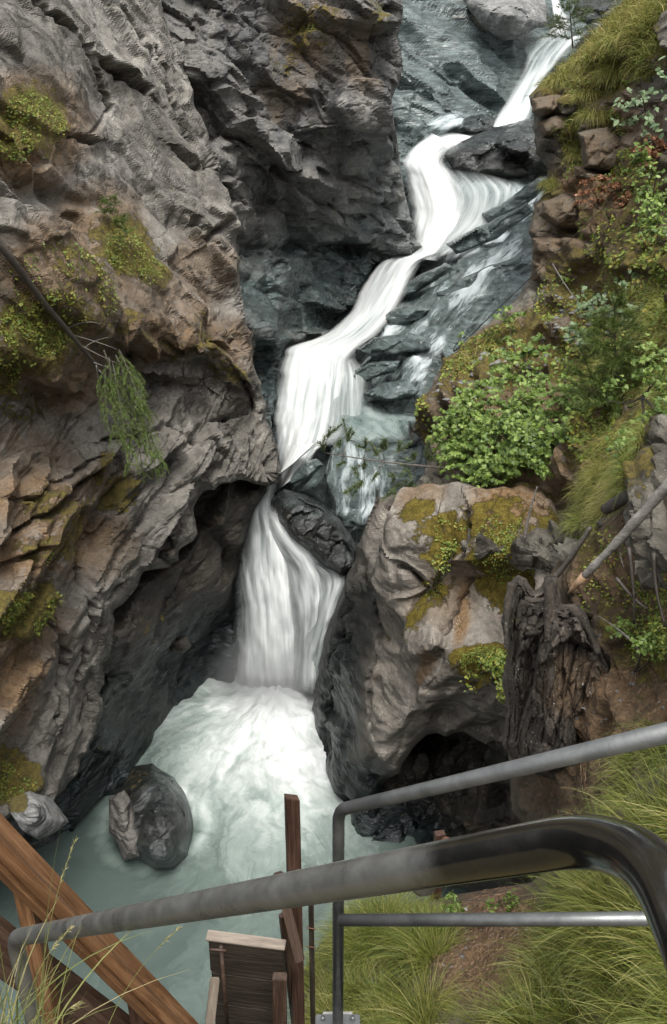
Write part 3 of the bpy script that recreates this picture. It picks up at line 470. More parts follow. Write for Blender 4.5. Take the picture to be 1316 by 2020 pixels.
def ribbon(name, secs, nu=44, step=5, bulge=.35, m=M_W, kind='structure', foam=1., e0=.3, e1=.3, ends=(.0, .0), lumps=.22, seed=0, under=.0, ledge=()):
    """stream of water through cross-sections (left x, y, right x, y, Y left, Y right)"""
    S = np.array([list(s) for s in secs], float); n = len(S); L = [0]
    for k in range(n-1): L.append(L[-1]+np.hypot(*(S[k+1, :2]+S[k+1, 2:4]-S[k, :2]-S[k, 2:4]))/2)
    L = np.array(L); nv = int(L[-1]/step)+2; t = np.linspace(0, L[-1], nv)
    def cr(c):      # Catmull-Rom
        y = S[:, c]; m_ = np.gradient(y, L) if n > 2 else np.full(n, (y[-1]-y[0])/L[-1]); i = np.clip(np.searchsorted(L, t, 'right')-1, 0, n-2); h = L[i+1]-L[i]; q = (t-L[i])/h
        return (2*q**3-3*q**2+1)*y[i]+(q**3-2*q**2+q)*h*m_[i]+(-2*q**3+3*q**2)*y[i+1]+(q**3-q**2)*h*m_[i+1]
    C = [cr(c) for c in range(6)]; u = np.linspace(0, 1, nu)[None]; T = t[:, None]
    px = C[0][:, None]*(1-u)+C[2][:, None]*u; py = C[1][:, None]*(1-u)+C[3][:, None]*u; Y = C[4][:, None]*(1-u)+C[5][:, None]*u
    wd = np.hypot(C[2]-C[0], C[3]-C[1])[:, None]
    vv = np.broadcast_to(T/100, px.shape); uu = (u-.5)*wd/100+seed*3.1
    q = np.stack([uu*3.2, vv*.8, uu*0+seed], -1).reshape(-1, 3)
    lump = fbm(q, seed, 4).reshape(px.shape); edn = fbm(q*np.array([0, 5, 1])+np.array([3, 0, 0]), seed+4, 4).reshape(px.shape)
    px = px+edn*.05*wd*(np.abs(u-.5)*2)**2*np.sign(u-.5)
    Y = Y-bulge*(1-(2*u-1)**2)-lumps*lump+.3*(np.abs(2*u-1)**6)
    P = at(px, py, Y)
    e = np.clip(np.minimum(u/e0, (1-u)/e1), 0, 1)*np.ones_like(px)
    if ends[0]: e = e*np.clip(T/ends[0], 0, 1)
    if ends[1]: e = e*np.clip((L[-1]-T)/ends[1], 0, 1)
    fo = (np.full(px.shape, foam) if np.isscalar(foam) else np.interp(T, L, foam)*np.ones_like(px))*.72+.3*lump
    idx = np.arange(px.size).reshape(px.shape); f = gridfaces(idx, np.ones(px.shape, bool))
    o = mesh(name, P.reshape(-1, 3), f, m, attrs=dict(flow=np.stack([uu, vv, uu*0], -1).reshape(-1, 3), foam=fo.ravel(), edge=e.ravel()))
    o['kind'] = kind; return o
# lower falls
ribbon('waterfall', [(560, 880, 640, 872, 19.8, 19.6), (548, 930, 602, 898, 18.9, 18.9), (500, 962, 552, 950, 17.9, 18.1), (488, 1002, 545, 985, 17.2, 17.3), (476, 1060, 566, 1040, 16.9, 17), (462, 1140, 590, 1110, 16.7, 16.6), (457, 1220, 612, 1200, 16.5, 16.3), (455, 1300, 625, 1290, 16.3, 16.1), (450, 1370, 640, 1370, 16.1, 15.9)], bulge=.5, foam=(1.1, 1.2, 1.2, 1.15, 1.05, 1.0, 1.0, 1.15, 1.4), ends=(0, 45), seed=1)
ribbon('waterfall', [(500, 1000, 560, 985, 17.1, 17.2), (520, 1060, 600, 1050, 16.7, 16.6), (550, 1130, 660, 1120, 16.3, 16.0), (560, 1200, 672, 1190, 16.0, 15.7), (570, 1280, 655, 1270, 15.9, 15.6), (570, 1360, 650, 1360, 15.8, 15.5)], bulge=.3, foam=(1., .9, .8, .75, .8, 1.), ends=(60, 30), e0=.4, e1=.3, seed=2)
ribbon('waterfall', [(600, 1100, 640, 1110, 16.2, 16), (620, 1140, 690, 1135, 15.8, 15.6), (610, 1200, 678, 1200, 15.6, 15.4), (590, 1280, 655, 1280, 15.6, 15.3), (580, 1370, 650, 1370, 15.6, 15.2)], bulge=.2, foam=(.8, .75, .65, .65, .8), ends=(30, 20), e0=.35, e1=.35, seed=3)
# middle falls
ribbon('waterfall', [(815, 455, 900, 465, 31.0, 30.8), (812, 492, 872, 498, 30.0, 29.9), (752, 515, 838, 518, 29.4, 29.2), (716, 560, 815, 560, 28.0, 27.8), (684, 622, 782, 618, 26.2, 25.9), (632, 662, 752, 660, 24.9, 24.6), (562, 690, 715, 700, 23.4, 23.4), (545, 745, 712, 760, 22.4, 22.3), (540, 810, 700, 830, 21.3, 21.2), (540, 870, 672, 872, 20.4, 20.3), (546, 930, 640, 880, 19.6, 19.9), (546, 968, 604, 925, 18.8, 19.2)], bulge=.5, nu=60, foam=(1.1, 1.1, 1.1, 1.1, 1.05, 1.0, 1.05, .95, .9, .9, 1.0, 1.0), seed=5, ends=(60, 0), lumps=.35, e0=.1)
ribbon('waterfall', [(640, 660, 700, 700, 24.3, 24), (640, 720, 735, 740, 22.9, 22.6), (630, 780, 745, 800, 21.7, 21.3), (620, 840, 740, 850, 20.8, 20.4), (600, 880, 700, 885, 20.2, 19.9)], bulge=.15, foam=(.8, .7, .65, .7, .8), e0=.4, e1=.45, seed=6, ends=(60, 40))
# upper chute
ribbon('waterfall', [(850, 262, 900, 285, 35.6, 35.2), (800, 305, 880, 320, 34.0, 33.9), (798, 350, 925, 368, 33.2, 32.9), (808, 410, 950, 428, 32.2, 31.7), (816, 465, 915, 482, 31.2, 30.9), (822, 510, 870, 515, 30.4, 30.2)], bulge=.45, foam=(1.1, 1.2, 1.15, 1.1, 1.1, 1.2), seed=7, lumps=.4, e0=.15, e1=.4)
ribbon('waterfall', [(860, 325, 990, 345, 33.4, 32.8), (870, 380, 1050, 378, 32.4, 31.0), (880, 430, 1010, 428, 31.5, 30.4), (855, 480, 950, 470, 30.8, 29.8), (830, 512, 890, 505, 30.2, 29.6)], bulge=.15, foam=(.7, .55, .6, .6, .7), e0=.3, e1=.45, seed=8, ends=(40, 20), lumps=.3)
ribbon('waterfall', [(985, 246, 990, 262, 37.2, 36.6), (930, 264, 930, 280, 36.8, 36.2), (880, 262, 890, 298, 36.2, 35.2), (848, 275, 870, 310, 35.3, 34.4), (835, 305, 850, 330, 34.4, 33.9)], bulge=.2, foam=1.1, seed=9)
ribbon('waterfall', [(1060, 70, 1160, 72, 43.6, 42.8), (1040, 105, 1115, 110, 41.6, 41.1), (1030, 140, 1090, 140, 40.3, 39.9), (1005, 185, 1062, 185, 39.0, 38.6), (985, 220, 1052, 222, 38.0, 37.4), (965, 250, 1040, 248, 37.0, 36.2)], bulge=.35, foam=(.55, .6, .7, .9, 1.0, 1.2), seed=10, e0=.25, e1=.2)
ribbon('waterfall', [(1085, -10, 1100, -10, 52, 52), (1088, 20, 1112, 18, 49, 49), (1088, 50, 1130, 46, 46.5, 46), (1050, 85, 1110, 80, 43.6, 43.2)], bulge=.3, foam=1.0, seed=11)
ribbon('waterfall', [(1010, 80, 1180, 50, 43.4, 44.4), (1025, 98, 1150, 80, 42.4, 42.8), (1040, 120, 1120, 110, 41.4, 41.4)], bulge=.1, foam=(.25, .4, .5), seed=12, m=M_W, e0=.1, e1=.1)
# thin sheets sliding over the bedrock
def sheet(name, poly, off, flowdir, m, foam, step=5, fade=26, seed=1, L=(), lump=.1):
    xs = [p[0] for p in poly]; ys = [p[1] for p in poly]
    gx = np.arange(min(xs), max(xs)+step, step, dtype=float); gy = np.arange(min(ys), max(ys)+step, step, dtype=float); X, Y = np.meshgrid(gx, gy)
    d, _, _ = poly_sd(X.ravel(), Y.ravel(), poly); P, Nn, _ = on('cascade_bedrock', X.ravel(), Y.ravel())
    G = P.reshape(X.shape+(3,))
    for _ in range(3):
        Gp = np.pad(G, ((1, 1), (1, 1), (0, 0)), 'edge'); G = (Gp[:-2, 1:-1]+Gp[2:, 1:-1]+Gp[1:-1, :-2]+Gp[1:-1, 2:]+2*G)/6
    P = G.reshape(-1, 3); V = -P/np.linalg.norm(P, axis=1, keepdims=True)
    a = math.radians(flowdir); fx, fy = math.cos(a), math.sin(a); vv = (X.ravel()*fx+Y.ravel()*fy)/100; uu = (-X.ravel()*fy+Y.ravel()*fx)/100
    q = np.stack([uu*3, vv, uu*0+seed], 1); P = P+V*(off+lump*fbm(q, seed, 4))[:, None]
    keep = d > -step; idx = np.cumsum(keep).reshape(X.shape)-1; f = gridfaces(idx, keep.reshape(X.shape))
    fo = foam+(ells(X.ravel(), Y.ravel(), L) if L else 0)
    o = mesh(name, P[keep], f, m, attrs=dict(flow=np.stack([uu, vv, uu*0], 1)[keep], foam=(fo*np.ones(len(P)))[keep], edge=np.clip(d/fade, 0, 1)[keep])); o['kind'] = 'structure'; return o
sheet('stream', [(800, 290), (900, 330), (1095, 345), (1060, 400), (1050, 480), (950, 520), (840, 520), (800, 400)], .2, 125, M_V, .42, seed=1, L=[(970, 435, 22, 30, -40, .5), (900, 440, 60, 60, 0, .35), (1000, 370, 80, 25, -5, .1)])
sheet('stream', [(770, 540), (880, 500), (1050, 420), (1050, 560), (960, 640), (870, 720), (850, 780), (720, 790), (690, 700), (740, 620)], .14, 135, M_V, .34, seed=2, L=[(940, 560, 30, 70, 30, .4), (1000, 500, 40, 60, 30, .3), (760, 640, 30, 60, 30, .35), (850, 730, 30, 60, 20, .35), (700, 720, 40, 60, 0, .3)])
sheet('stream', [(555, 900), (650, 880), (820, 850), (800, 960), (740, 1040), (700, 1080), (640, 1010), (560, 960)], .1, 100, M_V, .2, seed=3, L=[(700, 960, 30, 80, 20, .25), (740, 980, 20, 60, 20, .35)])
sheet('stream', [(790, 200), (900, 205), (990, 235), (900, 270), (850, 300), (795, 300)], .12, 160, M_V, .3, seed=4, L=[(930, 215, 50, 14, 5, .5), (890, 240, 40, 15, 0, .3)])
M_FL = rock_mat('glossy_wet_ledge_rock', (.02, .028, .028), (.045, .06, .058), (.1, .12, .115), rot=(0, math.radians(-35), 0), asp=(.6, .6, 3), lich=0., rough=.2, wet_shade_col=(.075, .095, .092), bs=.6, wr=(.05, .2))
LD = 'wet ledges of the cascade'
for k, (ol, y0, y1, T, lab) in enumerate([([(950, 420), (1000, 395), (1060, 350), (1105, 342), (1090, 362), (1060, 385), (1005, 425), (960, 440)], 31, 29.6, .45, 'long thin wet ledge rising to the right bank below the long dark slab'),
 ([(780, 575), (830, 540), (880, 520), (900, 530), (860, 555), (800, 590)], 28.3, 27.2, .3, 'narrow black wet ledge just right of the diagonal chute'),
 ([(700, 690), (740, 665), (800, 655), (850, 668), (855, 690), (800, 700), (740, 705)], 23.6, 22.6, .4, 'broad folded wet ledge in the middle of the cascade above the rock pool'),
 ([(715, 775), (760, 755), (800, 745), (838, 770), (845, 790), (800, 788), (760, 795)], 21.9, 21.2, .4, 'curved wet ledge forming the upper rim of the small rock pool'),
 ([(690, 735), (730, 715), (790, 712), (780, 735), (730, 750), (700, 755)], 22.8, 22.0, .3, 'small wet ledge between the broad folded ledge and the rock pool'),
 ([(880, 480), (960, 440), (1040, 400), (1055, 415), (980, 470), (900, 500)], 29.6, 28.2, .3, 'long slanting wet slab under the spreading veil of water'),
 ([(860, 580), (930, 540), (1030, 500), (1045, 520), (960, 565), (880, 600)], 26.2, 25.2, .35, 'lowest long slanting wet slab close to the bare slope'),
 ([(745, 625), (800, 600), (850, 610), (830, 635), (770, 650)], 25.9, 25, .35, 'blunt wet ledge right of the lower end of the diagonal chute'),
 ([(560, 950), (600, 912), (625, 905), (640, 918), (610, 950), (575, 975)], 19.0, 18.5, .25, 'black wet wedge of rock at the foot of the middle falls'),
 ([(740, 885), (800, 870), (835, 862), (820, 890), (770, 905)], 19.2, 18.7, .3, 'dark wet lip of rock below the small rock pool')]):
    xa, xb = min(p[0] for p in ol), max(p[0] for p in ol); cx, cy = np.mean([p[0] for p in ol]), np.mean([p[1] for p in ol])
    boulder('ledge_rock', ol, [(p[0], p[1], y0+(y1-y0)*(p[0]-xa)/(xb-xa)-.12+.004*(cy-p[1])) for p in ol]+[(cx, cy, (y0+y1)/2-.2)], T, M_FL, [(1.1, .35, .6, .1), (.4, .12, .6, .1)], lab, 'rock', LD, seed=90+k, wet=1, jit=4, R=12, M=strata(0, -.6, 2.4, 1, .7))
# small rock pools at their own level
def pool(name, poly, Z, foam, seed, m, flowdir=90, step=6):
    xs = [p[0] for p in poly]; ys = [p[1] for p in poly]
    X, Y = np.meshgrid(np.arange(min(xs), max(xs)+step, step, dtype=float), np.arange(min(ys), max(ys)+step, step, dtype=float)); d, _, _ = poly_sd(X.ravel(), Y.ravel(), poly)
    P = atZ(X.ravel(), Y.ravel(), Z); q = P*np.array([1.2, 1.2, 1])+seed; P[:, 2] += .05*fbm(q, seed, 4)
    a = math.radians(flowdir); vv = (X.ravel()*math.cos(a)+Y.ravel()*math.sin(a))/100; uu = (-X.ravel()*math.sin(a)+Y.ravel()*math.cos(a))/100
    keep = d > -step; idx = np.cumsum(keep).reshape(X.shape)-1; f = gridfaces(idx, keep.reshape(X.shape))
    o = mesh(name, P[keep], f, m, attrs=dict(flow=np.stack([uu, vv, uu*0], 1)[keep], foam=(foam+0*d)[keep], edge=np.clip(.05+d/30, 0, 1)[keep])); o['kind'] = 'structure'; return o
M_PL = water_mat('rock_pool_water', (.11, .15, .14), .2, 1.05, (1.5, .8, 1), .02, .6, tint=(.4, .45, .435))
P_, _, _ = on('cascade_bedrock', [765], [845])
pool('rock_pool', [(690, 790), (760, 785), (830, 790), (835, 830), (800, 870), (740, 885), (680, 880), (660, 830)], float(P_[0, 2])+.4, .42, 4, M_PL, 30)
# plunge pool -------------------------------------------------------------
st = 4.5
gx = np.arange(-260, 1330, st); gy = np.arange(1290, 2500, st); X, Y = np.meshgrid(gx, gy); x, y = X.ravel(), Y.ravel()
P = atZ(x, y, ZP)
FR = RBF([(540, 1360), (600, 1400), (480, 1370), (400, 1380), (330, 1440), (300, 1480), (420, 1450), (540, 1500), (400, 1540), (600, 1560), (480, 1600), (400, 1650), (550, 1650), (650, 1640), (720, 1650), (780, 1660), (820, 1690), (300, 1720), (150, 1700), (200, 1800), (350, 1780), (480, 1720), (450, 1850), (200, 1950), (450, 2000), (600, 1800), (100, 1850), (700, 1700), (640, 1700), (270, 1470), (250, 1520), (-200, 1800), (1300, 1800), (300, 2400), (440, 1620), (550, 1760)],
         np.array([1.15, 1.15, .95, .72, .6, .4, .8, 1.0, .74, .92, .66, .5, .6, .62, .48, .3, .1, .02, .0, .02, .12, .4, .2, .02, .08, .3, .0, .45, .52, .35, .2, .0, 0, .0, .56, .36]))
fo = np.clip(FR(x, y)*.93-.02, 0, 1.4)
fc = atZ(np.array(545.), np.array(1375.), ZP); dx, dy = P[:, 0]-fc[0], P[:, 1]-fc[1]; r = np.hypot(dx, dy)+.3; th = np.arctan2(dx, -dy)
# the plume bends: swirl angle with distance
bc = atZ(np.array(300.), np.array(1640.), ZP); rb = np.hypot(P[:, 0]-bc[0], P[:, 1]-bc[1]-.1); fo = fo+.3*np.exp(-((rb-.95-.12*fbm(P*3, 2, 3))/.16)**2)
flow = np.stack([th*1.5+.12*np.sin(r), np.log(r+.5)*1.2, r*0], 1)
q = np.stack([th*2.2, np.log(r+.6)*2.6, r*0], 1); tb = fbm(q*1.6+.5*fbm(q*2, 5, 3)[:, None], 9, 5)
P[:, 2] += tb*.19*np.clip(fo, .06, 1)+.3*np.exp(-(r/1.1)**2)+.04*fbm(P*np.array([1.5, 1.5, 1]), 3, 4)
m, n, l, b = mat('milky_green_pool_water'); N = NB(m); uv = N.attr('flow', 'Vector'); o_ = N.tc()
wv = N.mix(.45, uv, N.noise(o_, .8, 5, .6, .8, col=True), 'ADD')
s1 = N.noise(N.map(wv, sc=(2.0, 1.6, 1)), 1.3, 8, .6, .9); s2 = N.noise(N.map(wv, sc=(3, 1.6, 1)), 4, 7, .62, .6)
k = N.ma('ADD', N.attr('foam'), N.ma('MULTIPLY', N.ma('SUBTRACT', N.ma('ADD', N.ma('MULTIPLY', s1, .65), N.ma('MULTIPLY', s2, .35)), .5), 1.5))
l.new(N.ramp(k, [(.05, (.075, .1, .09)), (.3, (.125, .16, .142)), (.55, (.25, .3, .275)), (.8, (.48, .52, .495)), (1., (.7, .72, .71))]), b.inputs['Base Color'])
l.new(N.ramp(k, [(.3, .14), (.8, .6)]), b.inputs['Roughness']); b.inputs['IOR'].default_value = 1.33
l.new(N.bump(N.ma('ADD', N.ma('MULTIPLY', s1, .7), N.ma('MULTIPLY', s2, .5)), .22, .12), b.inputs['Normal'])
idx = np.arange(x.size).reshape(X.shape)
o = mesh('plunge_pool_water', P, gridfaces(idx, np.ones(X.shape, bool)), m, attrs=dict(flow=flow, foam=fo)); o['kind'] = 'structure'
# spray hanging at the foot of the falls
bpy.ops.mesh.primitive_uv_sphere_add(segments=24, ring_count=12); o = bpy.context.object; o.name = 'spray'; o.data.name = 'spray'
c = atZ(np.array(545.), np.array(1352.), ZP); o.location = (c[0], c[1]-.2, ZP+.35); o.scale = (1.7, 1.5, 1.15)
m = bpy.data.materials.new('falling_spray'); m.use_nodes = True; N = NB(m); m.node_tree.nodes.remove(m.node_tree.nodes['Principled BSDF']); pv = m.node_tree.nodes.new('ShaderNodeVolumePrincipled')
pv.inputs['Color'].default_value = (.9, .92, .92, 1); pv.inputs['Anisotropy'].default_value = .2
ln = m.node_tree.nodes.new('ShaderNodeVectorMath'); ln.operation = 'LENGTH'; N.l.new(N.tc(), ln.inputs[0])
N.l.new(N.ma('MULTIPLY', N.ramp(ln.outputs['Value'], [(.15, 1.), (.98, 0.)]), 1.3), pv.inputs['Density']); N.l.new(pv.outputs[0], m.node_tree.nodes['Material Output'].inputs['Volume'])
o.data.materials.append(m); tag(o, 'white spray rising at the foot of the lower falls', 'spray', kind='stuff')
# ------------------------------------------------------------------ man-made things: tubes, beams
def atD(px, py, D): return ray(px, py)*D
def fillet(pts, r, n=10):
    pts = [np.array(p, float) for p in pts]; out = [pts[0]]
    for a, b, c in zip(pts[:-2], pts[1:-1], pts[2:]):
        u, v = (a-b), (c-b); lu, lv = np.linalg.norm(u), np.linalg.norm(v); rr = min(r, lu*.45, lv*.45)
        p, q = b+u/lu*rr, b+v/lv*rr
        for t in np.linspace(0, 1, n): out.append((1-t)**2*p+2*t*(1-t)*b+t*t*q)
    out.append(pts[-1]); return out
def tube_geo(pts, rad, n=24, caps=True, wob=0, seed=0):
    pts = np.array(pts, float); m_ = len(pts); rad = np.broadcast_to(rad, (m_,)); T = np.gradient(pts, axis=0); T /= np.linalg.norm(T, axis=1, keepdims=True)
    up = np.array([.13, .2, 1.]); 
    if abs(T[0] @ up/np.linalg.norm(up)) > .93: up = np.array([1., .1, .1])
    s = np.cross(T[0], up); s /= np.linalg.norm(s); V = []
    for k in range(m_):
        s = s-T[k]*(s @ T[k]); s /= np.linalg.norm(s); t = np.cross(T[k], s); a = np.linspace(0, 2*math.pi, n, endpoint=False)
        V.append(pts[k]+rad[k]*(np.cos(a)[:, None]*s+np.sin(a)[:, None]*t))
    V = np.array(V)
    if wob: V = V+((V-pts[:, None])*wob*fbm(V.reshape(-1, 3)*9, seed, 4).reshape(m_, n)[..., None])
    V = V.reshape(-1, 3); f = []
    for k in range(m_-1):
        for j in range(n): f.append((k*n+j, k*n+(j+1) % n, (k+1)*n+(j+1) % n, (k+1)*n+j))
    if caps: f.append(tuple(range(n))[::-1]); f.append(tuple((m_-1)*n+j for j in range(n)))
    return V, f
def tube(name, pts, rad, m, parent=None, n=24, origin=None, **k):
    V, f = tube_geo(pts, rad, n, **k); return mesh(name, V, f, m, parent, origin)
def dense(a, b, n): return [np.array(a)*(1-t)+np.array(b)*t for t in np.linspace(0, 1, n)]
def beam(name, p0, p1, wid, th, m, parent=None, ref=(0, 0, 1), bev=.004, top=0):
    """sawn timber from p0 to p1; its wide faces look along ref; top shears the end"""
    p0, p1 = Vector(p0), Vector(p1); X = (p1-p0); L = X.length; X.normalize(); Z = Vector(ref); Z = (Z-X*Z.dot(X)).normalized(); Y = Z.cross(X)
    import bmesh
    bm = bmesh.new(); nx = max(2, int(L/.06)); rg = random.Random(int(L*1000))
    rings = []
    for k in range(nx+1):
        x = L*k/nx; w_ = wid/2*(1+rg.uniform(-.012, .012)); h_ = th/2*(1+rg.uniform(-.02, .02)); r = []
        for (a, b) in ((-1, -1), (1, -1), (1, 1), (-1, 1)): r.append(bm.verts.new((x+(top*a if k == nx else 0), a*w_, b*h_)))
        rings.append(r)
    for a, b in zip(rings[:-1], rings[1:]):
        for j in range(4): bm.faces.new((a[j], a[(j+1) % 4], b[(j+1) % 4], b[j]))
    bm.faces.new(rings[0][::-1]); bm.faces.new(rings[-1]); bmesh.ops.recalc_face_normals(bm, faces=bm.faces)
    bmesh.ops.bevel(bm, geom=[e for e in bm.edges if e.calc_face_angle(0) > .8], offset=bev, segments=2, affect='EDGES')
    me = bpy.data.meshes.new(name); bm.to_mesh(me); bm.free(); me.materials.append(m)
    o = bpy.data.objects.new(name, me); link(o, parent)
    M = Matrix((X, Y, Z)).transposed().to_4x4(); M.translation = p0-(parent.location if parent else Vector((0, 0, 0))); o.matrix_local = M
    return o
# galvanised / painted steel
def metal(name, c0, c1, rough, blotch, metallic=.6, worn=(.35, .34, .32), wornlo=.66):
    m, n, l, b = mat(name); N = NB(m); o = N.tc()
    a = N.noise(o, 9, 7, .7, .6); c = N.ramp(a, [(.3, c0), (.7, c1)]); d = N.ramp(N.noise(N.map(o, sc=(6, 20, 20)), 2.4, 8, .75, 1), [(wornlo, 0.), (wornlo+.1, 1.)])
    c = N.mix(N.ma('MULTIPLY', d, blotch), c, worn); s = N.ramp(N.noise(o, 120, 3, .7), [(.62, 0.), (.75, .35)]); c = N.mix(s, c, (.03, .028, .025))
    l.new(c, b.inputs['Base Color']); b.inputs['Metallic'].default_value = metallic
    l.new(N.ramp(N.noise(o, 14, 6, .7), [(.3, rough-.12), (.7, rough+.15)]), b.inputs['Roughness'])
    l.new(N.bump(N.noise(o, 60, 6, .75), .25, .002), b.inputs['Normal']); return m
M_DK = metal('worn_dark_handrail_steel', (.06, .06, .058), (.15, .15, .145), .24, .8, .75, worn=(.2, .19, .165), wornlo=.52)
M_GV = metal('galvanised_steel', (.10, .105, .105), (.2, .205, .2), .42, .5, .7)
nr = [atD(34, 2300, 3.3), atD(28, 1850, 2.25)]
nr = [nr[1]+np.array([0, 0, -1.0]), nr[1]]+[atD(p[0], p[1], p[2]) for p in ((1165, 1652, .70), (1300, 1706, .60), (1400, 1935, .50), (1480, 2200, .47))]
pts = fillet(nr, .06, 12); pp = []
for a, b in zip(pts[:-1], pts[1:]): pp += dense(a, b, max(2, int(np.linalg.norm(b-a)/.03)))[:-1]
pp.append(pts[-1])
e = thing('handrail', nr[0], 'dark worn steel handrail with a rounded bend, nearest the camera at the bottom right', 'handrail')
N = NB(M_DK); bn = M_DK.node_tree.nodes['Principled BSDF']; oc = bn.inputs['Base Color'].links[0].from_socket; orr = bn.inputs['Roughness'].links[0].from_socket
xs_ = N.n.new('ShaderNodeSeparateXYZ'); N.l.new(N.tc(), xs_.inputs[0]); wr = N.ramp(N.ma('ADD', N.ma('MULTIPLY', xs_.outputs[0], .9), N.ma('MULTIPLY', N.noise(N.tc(), 5, 4, .6), .3)), [(.93, 1.), (.999, 0.)])
N.l.new(N.mix(wr, N.mix(.75, oc, (.015, .014, .013)), N.mix(.6, oc, (.36, .36, .335))), bn.inputs['Base Color']); N.l.new(N.ma('MULTIPLY', orr, N.ma('ADD', .6, N.ma('MULTIPLY', wr, .9))), bn.inputs['Roughness'])
bn.inputs['Coat Roughness'].default_value = .1; N.l.new(N.ma('SUBTRACT', 1., wr, cl=True), bn.inputs['Coat Weight'])
tube('pipe', pp, .0215, M_DK, e, 40, origin=pp[0])
c_ = atD(832, 1723, .905); dr = atD(860, 1718, .892)-c_; dr /= np.linalg.norm(dr)
tube('weld_ring', dense(c_-dr*.003, c_+dr*.003, 4), .0222, M_DK, e, 40)
k0 = nr[0]
tube('base_flange', [k0, k0+np.array([0, 0, .012])], .07, M_GV, e, 24)
# second rail
p0 = atD(668, 1598, 2.9); pb = p0+np.array([0, 0, -1.17])
e = thing('railing', pb, 'grey galvanised railing with a mid rail above the grassy bank', 'railing')
top = fillet([pb, p0, atD(1420, 1421, 1.65)], .055, 10)
tube('top_rail', top, .0212, M_GV, e, 28)
m0 = p0+np.array([0, 0, -.62]); qx, qy = proj(m0)
tube('mid_rail', [atD(672, 1815, 3.02), atD(1000, 1814, 2.72), atD(1430, 1811, 2.40)], .0205, M_GV, e, 24)
beam('base_plate', pb+np.array([-.09, 0, .0]), pb+np.array([.09, 0, .0]), .14, .012, M_GV, e)
for sx, sy in ((-.06, -.045), (.06, -.045), (-.06, .045), (.06, .045)): tube('bolt', [pb+np.array([sx, sy, .0]), pb+np.array([sx, sy, .022])], .009, M_GV, e, 6)
e = thing('concrete_footing', pb+np.array([0, 0, -.5]), 'grey concrete footing under the foot of the railing post', 'footing')
mc, n_, l_, b_ = mat('rough_concrete'); N = NB(mc); l_.new(N.ramp(N.noise(N.tc(), 30, 6, .7), [(.3, (.2, .19, .18)), (.7, (.36, .35, .33))]), b_.inputs['Base Color']); b_.inputs['Roughness'].default_value = .9
beam('block', pb+np.array([0, 0, -1.4]), pb+np.array([0, 0, -.008]), .16, .2, mc, e, ref=(0, 1, 0), bev=.02)
# timber
def wood(name, c0, c1, c2, sc=1.):
    m, n, l, b = mat(name); N = NB(m); o = N.tc(); g = N.noise(N.map(o, sc=(.6*sc, 9*sc, 9*sc)), 3.5, 9, .7, 1.2); g2 = N.noise(N.map(o, sc=(2, 60, 60)), 2, 5, .6)
    c = N.ramp(N.ma('ADD', N.ma('MULTIPLY', g, .75), N.ma('MULTIPLY', g2, .25)), [(.34, c0), (.5, c1), (.66, c2)])
    k = N.vor(N.map(o, sc=(1.4, 6, 6)), 1.1); c = N.mix(N.ramp(k, [(.05, .8), (.13, 0.)]), c, tuple(x*.3 for x in c0))
    dr = N.ramp(N.noise(o, 2.2, 6, .7), [(.5, 0.), (.66, .5)]); c = N.mix(dr, c, tuple(x*.5 for x in c1)); l.new(c, b.inputs['Base Color'])
    l.new(N.ramp(g, [(.3, .42), (.7, .7)]), b.inputs['Roughness']); l.new(N.bump(N.ma('ADD', g, N.ma('MULTIPLY', g2, .6)), .55, .006), b.inputs['Normal']); return m
W_OR = wood('oiled_orange_timber', (.06, .028, .013), (.145, .07, .03), (.25, .135, .062))
W_DK = wood('dark_wet_timber', (.018, .01, .007), (.05, .028, .017), (.10, .06, .038))
W_RD = wood('red_brown_timber', (.022, .011, .007), (.052, .026, .016), (.10, .055, .035))
W_GY = wood('weathered_grey_timber', (.012, .009, .006), (.028, .021, .014), (.065, .052, .037))
W_PL = wood('pale_weathered_timber', (.09, .07, .05), (.18, .145, .11), (.3, .25, .2))
a0, a1 = atD(-70, 1598, 2.75), atD(408, 2085, 3.9)
e = thing('stair_handrail', a1+np.array([0, 0, -1.]), 'orange brown timber handrail sloping down in the lower left corner, with posts', 'handrail')
ax = (a1-a0)/np.linalg.norm(a1-a0); side = np.cross(ax, [0, 0, 1]); side /= np.linalg.norm(side)
nrm = np.cross(side, ax); nrm = nrm if nrm[2] > 0 else -nrm; view = -a0/np.linalg.norm(a0)
beam('rail_board', a0, a1, .14, .05, W_OR, e, ref=nrm*.5+view*.8, bev=.006)
o2 = side*(.092 if proj(a0+side)[0] > proj(a0)[0] else -.092)
beam('rail_cap', a0+o2*.85-view*.035+nrm*.02, a1+o2*.85-view*.035+nrm*.02, .055, .045, W_OR, e, ref=nrm, bev=.006)
def post(t0, px0, w, th, m, par, name='post', top=None, bot=1.3, D=None, off=.03):
    p = np.array(t0, float); q = p+np.array([0, 0, -bot]); return beam(name, q, p, w, th, m, par, ref=(0, 1, 0))
L_ = lambda t: a0*(1-t)+a1*t+nrm*(-.02)-view*.045
post(L_(.2), 0, .055, .07, W_OR, e); post(L_(.66), 0, .065, .07, W_RD, e); post(L_(.86), 0, .05, .06, W_DK, e)
beam('lower_board', atD(-60, 1825, 3.05), atD(330, 2110, 4.0), .16, .04, W_DK, e, ref=nrm*.1+view)
